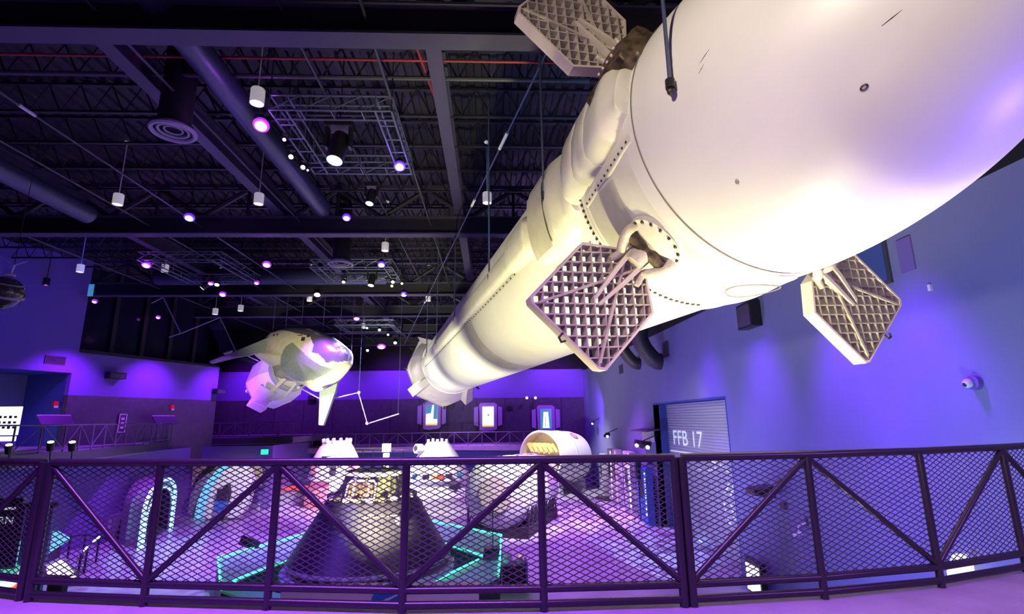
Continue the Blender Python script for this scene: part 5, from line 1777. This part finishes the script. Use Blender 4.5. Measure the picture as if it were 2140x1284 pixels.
Y = 38.0
z_ = lambda y: zat(y, 38.0, 700)
o, c = white_capsule(700, Y, [(0.0, z_(922)), (0.95, z_(922)), (1.02, z_(930)), (1.12, z_(934)), (1.45, z_(953)), (1.56, z_(962)), (1.72, z_(985)), (1.85, z_(1000)), (1.5, z_(1004)), (0, z_(1004))],
                     'left white capsule with a knobbly crown, pink lit underneath', 'white')
for k in range(12):
    a = 2 * math.pi * k / 12
    MB().cyl(c + Vector((0.9 * math.cos(a), 0.9 * math.sin(a), z_(924))), c + Vector((0.95 * math.cos(a), 0.95 * math.sin(a), z_(917))), 0.14, 0.10, n=8).build('crown_knob', 'white', o)
for k in range(8):
    a = 2 * math.pi * k / 8 + 0.2
    MB().box(c + Vector((1.66 * math.cos(a), 1.66 * math.sin(a), z_(978))), (0.35, 0.35, 0.5), rot=a).build('side_panel', 'pinklit' if k % 2 else 'darkgrey', o, smooth=False)
MB().box(c + Vector((-0.25, -1.38, z_(953))), (0.6, 0.12, 0.12)).build('dark_hatch', 'darkgrey', o, smooth=False)
MB().lathe((c.x, c.y, FLOOR), [(1.9, 0), (1.9, 0.5), (1.5, z_(1004) - FLOOR)], 40).build('stand', 'pinklit', o)
Y = 36.0
z_ = lambda y: zat(y, 36.0, 912)
o, c = white_capsule(914, Y, [(0, z_(924)), (0.72, z_(924)), (0.86, z_(930)), (1.42, z_(955)), (1.62, z_(966)), (2.05, z_(985)), (2.2, z_(1000)), (2.1, z_(1010)), (0, z_(1012))],
                     'right white capsule with a side window lamp, behind the railing post', 'white')
MB().cyl(c + Vector((-1.05, -0.6, z_(938))), c + Vector((-1.35, -0.85, z_(936))), 0.34, 0.30, n=24).build('side_window', 'white', o)
MB().cyl(c + Vector((-1.35, -0.85, z_(936))), c + Vector((-1.37, -0.87, z_(936))), 0.2, n=24).build('window_glass', 'windglass', o)
for k in range(5):
    MB().cyl(c + Vector((-0.6 + 0.3 * k, -0.3, z_(925))), c + Vector((-0.6 + 0.3 * k, -0.3, z_(918) + 0.05 * (k % 2))), 0.10, n=8).build('crown_knob', 'white', o)
for k, (dx, m) in enumerate(((-1.2, 'screen_blue'), (-0.5, 'windglass'), (0.0, 'gold'), (0.35, 'redlit'), (0.9, 'windglass'), (1.5, 'screen_blue'))):
    MB().box(c + Vector((dx, -math.sqrt(max(0.1, 2.12 ** 2 - dx * dx)), z_(990))), (0.42, 0.1, 0.28)).build('side_marking', m, o, smooth=False)
MB().lathe((c.x, c.y, FLOOR), [(2.6, 0), (2.6, 0.9), (2.1, z_(1010) - FLOOR)], 48).build('stand', 'whitelamp', o)
# glowing column
c = aty(807, 960, 40.0)
o = thing('glowing_column', (c.x, 40, FLOOR), 'bright white glowing column between the two white capsules', 'lamp')
M['glow'] = mat('glowing white column', (1, 1, 1), 0.5, emit=(0.85, 0.9, 1.0), estr=2.2)
for y0, y1, w_ in ((928, 945, 0.55), (948, 956, 0.40), (962, 1004, 0.35)):
    za, zb = zat(y0, 40), zat(y1, 40)
    MB().box((c.x, 40, (za + zb) / 2), (w_, w_, za - zb)).build('lit_segment', 'glow', o, smooth=False)
MB().cyl((c.x, 40, FLOOR), (c.x, 40, zat(1004, 40)), 0.3, n=16).build('base', 'darkgrey', o)


# big white cylinder module on a black cradle
def module(c0, c1_, r, prof_end, label, m, name='cylinder_module'):
    ax = (c1_ - c0).normalized(); L = (c1_ - c0).length
    o = thing(name, (c0.x, c0.y, FLOOR), label, 'spacecraft')
    MB().lathe(c0, [(0, -0.5 * prof_end)] + [(r * math.sin(t * math.pi / 16), -0.5 * prof_end * math.cos(t * math.pi / 16)) for t in range(1, 8)] + [(r, 0), (r, L), (r * 0.85, L + 0.2), (0, L + 0.25)], 64, axis=ax).build('pressure_shell', m, o)
    return o, ax, L


c0 = aty(1040, 1032, 27.0); c1_ = aty(1108, 1012, 32.5)
o, ax, L = module(c0, c1_, 1.70, 0.7, 'large white cylinder module on a black cradle right of the cone capsule', 'white')
for t in (0.02, 0.33, 0.66, 0.98):
    MB().lathe(c0 + ax * (L * t), [(1.74, -0.05), (1.79, -0.04), (1.79, 0.04), (1.74, 0.05)], 64, axis=ax).build('hoop', 'whitelamp', o)
MB().lathe(c0 - ax * 0.32, [(0.0, -0.06), (0.85, -0.04), (0.9, 0.04)], 40, axis=ax).build('end_hatch', 'cream', o)
cr = thing('module_cradle', ((c0.x + c1_.x) / 2, (c0.y + c1_.y) / 2, FLOOR), 'black lattice cradle carrying the large white cylinder module', 'stand')
sdv = Vector((ax.y, -ax.x, 0)).normalized(); fw = Vector((ax.x, ax.y, 0)).normalized()
base_c = Vector((c0.x, c0.y, FLOOR))
MB().box(base_c + fw * (L / 2) + Vector((0, 0, 0.25)), (L * 1.05, 3.2, 0.5), axes=(fw, sdv, UP)).build('plinth', 'black', cr, smooth=False)
for sg in (-1, 1):
    mb = MB()
    for i in range(9):
        p = base_c + fw * (L * i / 8) + sdv * (sg * 1.55)
        MB().cyl(p + Vector((0, 0, 0.5)), p + Vector((0, 0, 1.35)), 0.04, n=6).build('upright', 'blackmetal', cr)
        if i < 8:
            q = base_c + fw * (L * (i + 1) / 8) + sdv * (sg * 1.55)
            MB().cyl(p + Vector((0, 0, 0.5)), q + Vector((0, 0, 1.35)), 0.03, n=6).build('lattice_brace', 'blackmetal', cr)
            MB().cyl(q + Vector((0, 0, 0.5)), p + Vector((0, 0, 1.35)), 0.03, n=6).build('lattice_brace', 'blackmetal', cr)
    a = base_c + sdv * (sg * 1.55) + Vector((0, 0, 1.35))
    MB().cyl(a, a + fw * L, 0.05, n=8).build('top_beam', 'blackmetal', cr)

# cutaway habitat module near the far right corner
h0 = aty(1128, 957, 41.0); h1 = aty(1196, 955, 44.2)
ax = (h1 - h0).normalized(); L = (h1 - h0).length; r = 2.05
o = thing('cutaway_module', (h0.x, h0.y, FLOOR), 'white cutaway module with a golden interior near the far right corner', 'spacecraft')
MB().lathe(h0, [(r * 0.93, 0.0), (r, 0.0), (r, L * 0.8), (r * 0.93, L), (r * 0.6, L + 0.6), (0, L + 0.8)], 64, axis=ax).build('pressure_shell', 'white', o)
MB().lathe(h0, [(r * 0.93, 0.0), (r * 0.93, 1.2), (0, 1.2)], 48, axis=ax).build('interior_wall', 'cream', o)
sdv2 = Vector((ax.y, -ax.x, 0)).normalized()
for k in range(6):
    cc = h0 + ax * 0.5 + sdv2 * (-1.2 + 0.48 * k) + UP * 0.75
    MB().box(cc, (0.18, 0.5, 0.75), axes=((sdv2 * 0.8 + UP * 0.6).normalized(), ax, (UP * 0.8 - sdv2 * 0.6).normalized())).build('golden_rib', 'gold', o, smooth=False)
MB().box(h0 + ax * 0.4 + UP * 0.1, (3.7, 0.6, 0.12), axes=(sdv2, ax, UP)).build('deck', 'white', o, smooth=False)
MB().box(h0 + ax * 0.4 - UP * 0.9, (2.4, 0.5, 1.2), axes=(sdv2, ax, UP)).build('inner_cabinet', 'whitelamp', o, smooth=False)
MB().lathe(h0 + ax * (L * 0.5), [(r, -0.03), (r + 0.03, -0.03), (r + 0.03, 0.03), (r, 0.03)], 64, axis=ax).build('seam', 'greyflat', o)
bp = aty(1187, 928, 42.5)
nb = (bp - (h0 + ax * ((bp - h0).dot(ax)))).normalized()
bp = h0 + ax * (L * 0.66) + nb * (r + 0.02)
MB().cyl(bp, bp + nb * 0.02, 0.36, n=32).build('round_badge', 'badge', o)
MB().cyl(bp + nb * 0.02, bp + nb * 0.03, 0.22, n=32).build('badge_centre', 'screenframe', o)
for sg in (0.15, 0.85):
    MB().box(h0 + ax * (L * sg) + Vector((0, 0, (FLOOR - h0.z) / 2 - 0.8)), (3.0, 0.4, abs(FLOOR - h0.z) - 1.6), axes=(sdv2, ax, UP)).build('support', 'greyflat', o, smooth=False)

# display panels along the right wall
for k, (X, y0, y1, zt, m, led, lab) in enumerate(((8.2, 39.2, 40.4, -1.2, 'greyflat', None, 'pale display panel along the right wall, farthest of the row'),
                                                  (8.2, 36.4, 37.6, -0.7, 'greyflat', 'lens_white', 'display panel along the right wall with a white dotted light strip'),
                                                  (8.1, 34.6, 35.5, -0.6, 'greyflat', 'screen_orange', 'display panel along the right wall with an orange light strip'),
                                                  (8.2, 31.6, 33.2, -0.6, 'greyflat', 'lens_cyan', 'display panel along the right wall with a cyan dotted light strip'),
                                                  (8.3, 28.8, 30.6, -1.3, 'badgeblue', 'screen_white', 'blue fronted display panel beside the alcove of the tall door'))):
    o = thing('display_panel', (X, (y0 + y1) / 2, FLOOR), lab, 'display')
    MB().box((X + 0.2, (y0 + y1) / 2, (FLOOR + zt) / 2), (0.4, y1 - y0, zt - FLOOR)).build('body', m, o, smooth=False)
    if led:
        for j in range(9):
            MB().box((X - 0.02, y0 + 0.12, FLOOR + 0.5 + (zt - FLOOR - 0.7) * j / 8), (0.03, 0.12, 0.2)).build('light_segment', led, o, smooth=False)
    MB().box((X - 0.02, (y0 + y1) / 2 + 0.1, (FLOOR + zt) / 2 + 0.4), (0.03, (y1 - y0) * 0.4, 0.9)).build('picture', 'darkgrey', o, smooth=False)
b_ = atz(1340, 1092, FLOOR)
o = thing('speaker_stand', b_, 'black speaker on a thin tripod stand in front of the display panels', 'speaker stand')
MB().cyl(b_ + Vector((0, 0, 0.1)), b_ + Vector((0, 0, 3.0)), 0.04, n=8).build('pole', 'blackmetal', o)
MB().box(b_ + Vector((0, 0, 2.75)), (0.3, 0.3, 0.95)).build('speaker_box', 'blackmetal', o, smooth=False)
for k in range(3):
    a = 2 * math.pi * k / 3
    MB().cyl(b_ + Vector((0, 0, 0.45)), b_ + Vector((0.55 * math.cos(a), 0.55 * math.sin(a), 0.02)), 0.025, n=6).build('leg', 'blackmetal', o)
MB().sphere(b_ + Vector((0.35, -0.4, 2.15)), 0.10, 10, 8).build('red_cap', 'red', o)
# lit kiosks at the foot of the right wall
p0 = atz(1562, 1245, FLOOR)
o = thing('lit_kiosk', (8.35, 18.5, FLOOR), 'narrow bright lit kiosk at the foot of the right wall beside the tall door', 'kiosk')
a = atx(1556, 1162, 8.45); b = atx(1587, 1182, 8.45)
MB().prism([Vector((8.45, a.y, a.z)), Vector((8.45, b.y, b.z)), Vector((8.45, b.y, FLOOR)), Vector((8.45, a.y, FLOOR))], (0.2, 0, 0)).build('casing', 'blackmetal', o, smooth=False)
MB().box((8.43, (a.y + b.y) / 2, (FLOOR + a.z) / 2 - 0.05), (0.03, abs(a.y - b.y) * 0.85, a.z - FLOOR - 0.25)).build('display', 'screen_white', o, smooth=False)
a = atx(1990, 1158, 8.5); b = atx(2006, 1176, 8.5)
o = thing('lit_kiosk', (8.5, a.y, FLOOR), 'small pinkish white lit kiosk low at the right end behind the railing', 'kiosk')
MB().prism([Vector((8.5, a.y + 0.2, a.z - 0.35)), Vector((8.5, a.y, a.z)), Vector((8.5, b.y, b.z)), Vector((8.5, b.y, FLOOR)), Vector((8.5, a.y + 0.2, FLOOR))], (0.25, 0, 0)).build('display', 'screen_white', o, smooth=False)

# ---- left side of the hall
f0 = atz(290, 1150, FLOOR); f1 = atz(359, 1104, FLOOR)
dv = (f1 - f0).normalized(); Wd = (f1 - f0).length
zt = aty(325, 1000, (f0.y + f1.y) / 2).z
Hh = zt - FLOOR


def arch_pts(c0, d, W, H, n=14, inset=0.0):
    pts = [c0 + d * inset]
    r = (W / 2 - inset); hz = H - inset - min(r, H * 0.42)
    for i in range(n + 1):
        a = math.pi - math.pi * i / n
        pts.append(c0 + d * (W / 2 + r * math.cos(a)) + UP * (hz + min(r, H * 0.42) * math.sin(a)))
    pts.append(c0 + d * (W - inset))
    return pts


back_off = atz(247, 1136, FLOOR) - f0
o = thing('light_portal', f0.lerp(f1, 0.5), 'tall arched portal outlined in glowing cyan light on the left of the hall', 'portal')
A1 = arch_pts(f0, dv, Wd, Hh); A2 = [p + back_off for p in A1]
n = len(A1)
MB().add(A1 + A2, [(i, i + 1, n + i + 1, n + i) for i in range(n - 1)]).build('tunnel_shell', 'portal', o, angle=60)
MB().tube([p + Vector((0.05, -0.1, 0)) for p in arch_pts(f0, dv, Wd, Hh, inset=0.06)], 0.085, 8).build('outer_light_line', 'ledcyan', o)
MB().tube([p + Vector((0.05, -0.05, 0)) for p in arch_pts(f0, dv, Wd, Hh, inset=0.48)], 0.05, 8).build('inner_light_line', 'ledcyan', o)
B1 = arch_pts(f0 + back_off * 0.1, dv, Wd, Hh, inset=0.06); B2 = arch_pts(f0 + back_off * 0.1, dv, Wd, Hh, inset=0.48)
MB().add(B1 + B2, [(i, i + 1, n + i + 1, n + i) for i in range(n - 1)]).build('light_strip_bed', 'portal', o, angle=60)
q = arch_pts(f0 + back_off * 0.85, dv, Wd, Hh, inset=0.5)
MB().prism(q, back_off.normalized() * 0.1).build('inner_door', 'greyflat', o, smooth=False)
pl = bpy.data.lights.new('portal_glow', 'AREA'); pl.shape = 'RECTANGLE'; pl.size = Wd * 0.8; pl.size_y = Hh * 0.8; pl.energy = 35; pl.color = (0.3, 0.75, 1.0)
po = bpy.data.objects.new('portal_glow', pl); COL.objects.link(po); po.location = f0.lerp(f1, 0.5) + Vector((0.4, -0.3, Hh * 0.5))
po.rotation_euler = Vector((-dv.y, dv.x, 0)).cross(UP).cross(UP).to_track_quat('-Z', 'Y').to_euler() if False else (-back_off).to_track_quat('-Z', 'Y').to_euler()

# round topped white panel with dark machine
Y0 = 33.0
o = thing('arched_exhibit', aty(465, 1085, Y0), 'round topped white lit exhibit wall with a dark machine in front', 'exhibit')
pts = [(424, 1085), (430, 1052), (448, 1012), (468, 985), (490, 968), (508, 968), (522, 984), (527, 1004), (524, 1030), (516, 1060), (500, 1082)]
slabpoly(pts, Y0, 0.5, 'white_wall', 'white', o, fn=idp)
slabpoly([(405, 1085), (412, 1050), (428, 1012), (452, 984), (478, 968), (486, 968), (462, 986), (444, 1012), (428, 1052), (420, 1085)], Y0 + 0.6, 0.5, 'cyan_side', 'ledcyan_soft', o, fn=idp)
slabpoly([(392, 1075), (398, 1035), (412, 1008), (440, 986), (452, 984), (428, 1012), (412, 1050), (405, 1078)], Y0 + 1.2, 0.4, 'purple_side', 'portal', o, fn=idp)
MB().tube([aty(x, y, Y0 - 0.3) for x, y in ((455, 1062), (462, 1040), (470, 1020), (478, 1012), (480, 1030), (476, 1045))], 0.12, 8).build('machine_arm', 'blackmetal', o)
MB().box(aty(467, 1035, Y0 - 0.4), (0.6, 0.4, 0.7)).build('machine_body', 'blackmetal', o, smooth=False)
MB().box(aty(463, 1058, Y0 - 0.4), (0.5, 0.5, 0.6)).build('machine_base', 'badgeblue', o, smooth=False)
o = thing('tan_backdrop', aty(430, 1000, 36.0), 'tan painted backdrop with a black lattice arm behind the arched exhibit', 'backdrop')
slabpoly([(400, 1020), (404, 972), (470, 962), (545, 962), (548, 1015), (470, 1015)], 35.5, 0.15, 'panel', 'tan', o, fn=idp)
slabpoly([(402, 1018), (412, 996), (444, 966), (452, 974), (420, 1006), (410, 1022)], 35.2, 0.12, 'lattice_arm', 'black', o, fn=idp)
# green lit sign and small bright things at mid left
c = aty(553, 945, 34.5)
o = tag(MB().box(c, (0.42, 0.08, 0.3)).build('exit_light', 'exitgreen', smooth=False), 'small green lit sign under the walkway, above the tan backdrop', 'sign')
c = atz(548, 1040, FLOOR + 0.6)
o = thing('yellow_exhibit', (c.x, c.y, FLOOR), 'low yellow lit exhibit right of the arched white wall', 'exhibit')
MB().lathe((c.x, c.y, FLOOR), [(1.0, 0), (1.0, 0.7), (0.8, 0.9), (0.3, 1.3), (0, 1.35)], 24).build('mound', 'yellowlit', o)
MB().lathe((c.x + 0.1, c.y - 0.2, FLOOR), [(1.15, 0), (1.15, 0.35), (1.0, 0.4)], 24).build('plinth', 'greyflat', o)
c = aty(640, 1000, 40.0); c.z = FLOOR
o = thing('red_lit_table', c, 'red lit display table left of the left white capsule', 'table')
MB().box(c + Vector((-0.3, -1.0, 0.5)), (3.0, 1.6, 1.0)).build('base', 'greyflat', o, smooth=False)
MB().box(c + Vector((-0.3, -1.0, 1.05)), (3.2, 1.8, 0.1)).build('lit_top', 'redlit', o, smooth=False)
# blue lit glass tables between the glowing column and the right capsule
c = atz(840, 1000, FLOOR)
o = thing('blue_lit_counter', c, 'blue lit counter between the glowing column and the right white capsule', 'counter')
MB().box(c + Vector((0, -2.0, 0.5)), (2.6, 1.2, 1.0)).build('base', 'screenframe', o, smooth=False)
MB().box(c + Vector((0, -2.0, 1.04)), (2.7, 1.3, 0.06)).build('lit_top', 'screen_blue', o, smooth=False)
MB().box(c + Vector((0, -2.65, 0.75)), (2.6, 0.05, 0.1)).build('light_line', 'lens_cyan', o, smooth=False)

# lower left corner: green and red lit interactive table, screens, barrier
ZG = -3.2
g = [atz(x, y, ZG) for x, y in ((-20, 1180), (30, 1140), (75, 1108), (112, 1104), (146, 1124), (120, 1140), (20, 1205), (-20, 1222))]
gc = sum(g, Vector()) / len(g)
o = thing('interactive_table', (gc.x, gc.y, FLOOR), 'large interactive table lit green, in the lower left corner behind the railing', 'table')
MB().prism(g, (0, 0, -0.1)).build('lit_top', 'greentable', o, smooth=False)
MB().prism([gc + (p - gc) * 0.8 + Vector((0, 0, -0.1)) for p in g], (0, 0, -0.9)).build('base', 'blackmetal', o, smooth=False)
g = [atz(x, y, -3.3) for x, y in ((-20, 1226), (10, 1206), (50, 1190), (66, 1196), (60, 1216), (40, 1236), (-20, 1250))]
gc = sum(g, Vector()) / len(g)
o = thing('red_screen_table', (gc.x, gc.y, FLOOR), 'screen table glowing red and white at the bottom left corner', 'table')
MB().prism(g, (0, 0, -0.06)).build('lit_top', 'redlit', o, smooth=False)
MB().prism([gc + (p - gc) * 0.55 + Vector((-0.1, 0, 0.03)) for p in g], (0, 0, -0.02)).build('bright_picture', 'screen_white', o, smooth=False)
MB().prism([gc + (p - gc) * 0.8 + Vector((0, 0, -0.06)) for p in g], (0, 0, -0.84)).build('base', 'blackmetal', o, smooth=False)
g = [atz(x, y, -3.2) for x, y in ((92, 1184), (132, 1166), (162, 1202), (140, 1208), (95, 1206))]
gc = sum(g, Vector()) / len(g)
o = thing('slanted_screen', (gc.x, gc.y, FLOOR), 'slanted screen with a white and pink picture near the lower left railing posts', 'screen')
MB().prism(g, (0, 0, -0.08)).build('display', 'pinkscreen' if 'pinkscreen' in M else 'screen_white', o, smooth=False)
MB().tube([p + Vector((0, 0, 0.02)) for p in g], 0.05, 6, closed=True).build('bezel', 'screenframe', o)
MB().prism([gc + (p - gc) * 0.6 + Vector((0, 0, -0.08)) for p in g], (0, 0, -0.92)).build('base', 'blackmetal', o, smooth=False)
c = aty(12, 1082, 19.0)
o = thing('lettered_screen', (c.x, c.y, FLOOR), 'dark standing panel with white letters at the left edge behind the railing', 'screen')
MB().box((c.x - 0.4, c.y + 0.1, (c.z + 0.6 + FLOOR) / 2), (1.7, 0.15, c.z + 0.6 - FLOOR)).build('panel', 'screen_dark', o, smooth=False)
text_part('LEARN', 'letters', 'letter', o, Vector((c.x - 0.85, c.y, c.z - 0.2)), Vector((1, 0, 0)), UP, 0.22, depth=0.0, width=1.1)
MB().box((c.x - 0.2, c.y - 0.0, c.z + 0.28), (0.9, 0.04, 0.07)).build('light_line', 'letter', o, smooth=False)
c = aty(60, 1065, 19.2)
o = thing('blue_partition', (c.x, c.y, FLOOR), 'blue partition panel right of the lettered screen', 'partition')
MB().box((c.x + 0.1, c.y + 0.4, (c.z + FLOOR) / 2), (0.9, 0.12, c.z - FLOOR)).build('panel', 'alcove', o, smooth=False)
MB().box((c.x + 0.1, c.y + 0.38, c.z + 0.08), (1.0, 0.2, 0.16)).build('cap', 'black', o, smooth=False)
# dark barrier chain of posts near the portal
o = thing('crowd_barrier', atz(165, 1190, FLOOR), 'dark low barrier with cyan handrails in front of the wall at lower left', 'barrier')
bp_ = [atz(x, y, FLOOR) for x, y in ((108, 1178), (140, 1172), (172, 1168), (200, 1176), (175, 1200), (160, 1222))]
for p in bp_:
    MB().cyl(p, p + Vector((0, 0, 0.95)), 0.04, n=8).build('post', 'blackmetal', o)
MB().tube([p + Vector((0, 0, 0.95)) for p in bp_], 0.035, 6).build('handrail', 'blackmetal', o)
for t in (3, 4):
    MB().tube([bp_[t] + Vector((0, 0, 1.0)), bp_[t].lerp(bp_[min(t + 1, 5)], 0.55) + Vector((0, 0, 1.0))], 0.035, 6).build('cyan_handle', 'lens_cyan', o)
c = atz(255, 1130, FLOOR)
o = thing('low_cabinet', c, 'low purple grey cabinet against the base of the arched portal', 'cabinet')
MB().box(c + Vector((-1.0, 0.3, 0.6)), (1.4, 1.0, 1.2)).build('body', 'portal', o, smooth=False)
MB().box(c + Vector((-0.95, -0.22, 0.65)), (0.9, 0.04, 0.8)).build('front', 'greyflat', o, smooth=False)
# equipment right of the capsule
b_ = atz(1012, 1232, FLOOR); t_ = aty(1030, 1148, b_.y)
o = thing('equipment_tower', b_, 'tall black equipment tower with hanging cables right of the cone capsule', 'equipment')
MB().prism([b_ + Vector((-0.28, 0, 0)), b_ + Vector((0.28, 0, 0)), t_ + Vector((0.25, 0, 0)), t_ + Vector((-0.28, 0, 0))], (0, 0.5, 0)).build('rack', 'blackmetal', o, smooth=False)
for k in range(3):
    MB().tube([t_ + Vector((0.28, -0.05, -0.3 - 0.2 * k)), b_.lerp(t_, 0.5) + Vector((0.5 + 0.08 * k, -0.1, 0)), b_ + Vector((0.3, -0.1, 0.3 + 0.2 * k))], 0.02, 6).build('hanging_cable', 'whitelamp', o)
for k in range(4):
    MB().box(b_.lerp(t_, 0.2 + 0.2 * k) + Vector((0, -0.02, 0)), (0.4, 0.04, 0.22)).build('rack_unit', 'darkgrey', o, smooth=False)
MB().box(b_.lerp(t_, 0.62) + Vector((-0.1, -0.05, 0)), (0.10, 0.03, 0.08)).build('status_light', 'screen_orange', o, smooth=False)
MB().cyl(t_, t_ + Vector((0, 0, 1.6)), 0.02, n=6).build('antenna', 'blackmetal', o)
c = atz(1075, 1238, FLOOR)
o = thing('black_case', c, 'black case with small white and orange objects on top, right of the equipment tower', 'case')
MB().box(c + Vector((0, 0.3, 0.4)), (0.78, 0.7, 0.8)).build('body', 'blackmetal', o, smooth=False)
MB().box(c + Vector((0.42, 0.3, 0.45)), (0.08, 0.75, 0.9)).build('side_plate', 'alcove', o, smooth=False)
for k, (nm, dx, m, lab, sc) in enumerate((('white_box', -0.2, 'whitelamp', 'small rounded white box on the black case', 0.16), ('orange_cap_bottle', 0.22, 'whitelamp', 'small white bottle with orange cap on the black case', 0.10))):
    q = c + Vector((dx, 0.3, 0.8))
    oo = thing(nm, q, lab, 'box' if k == 0 else 'bottle')
    MB().lathe(q, [(sc, 0), (sc * 1.05, sc), (sc * 0.8, sc * 2), (0, sc * 2.1)], 16).build('body', m, oo)
    if k: MB().cyl(q + Vector((0, 0, sc * 2.05)), q + Vector((0, 0, sc * 2.6)), 0.05, n=12).build('cap', 'screen_orange', oo)
# slim reading stands near the big module
for px, py, hh, lab in ((950, 1072, 1.5, 'grey angled reading stand between cone capsule and big module'), (978, 1098, 1.2, 'slim dark post stand at the left foot of the big module'), (1236, 1020, 1.3, 'small pale stand by the far right corner')):
    c = atz(px, py, FLOOR)
    o = thing('reading_stand', c, lab, 'stand')
    MB().cyl(c, c + Vector((0, 0, hh)), 0.05, n=8).build('pole', 'darkgrey', o)
    MB().box(c + Vector((0, 0, hh)), (0.7 if hh > 1.3 else 0.3, 0.06, 0.45), axes=(Vector((0.9, 0, 0.3)).normalized(), Vector((0, 0.8, 0.5)).normalized(), Vector((-0.2, -0.5, 0.8)).normalized())).build('panel', 'darkgrey', o, smooth=False)
for px, py, lab in ((1262, 1042, 'round low dark bench foot near the display panels'), (1275, 1046, 'flat dark base plate under the orange lit display panel')):
    c = atz(px, py, FLOOR)
    tag(MB().cyl(c, c + Vector((0, 0, 0.08)), 0.55, n=24).build('base_plate', 'blackmetal'), lab, 'base')
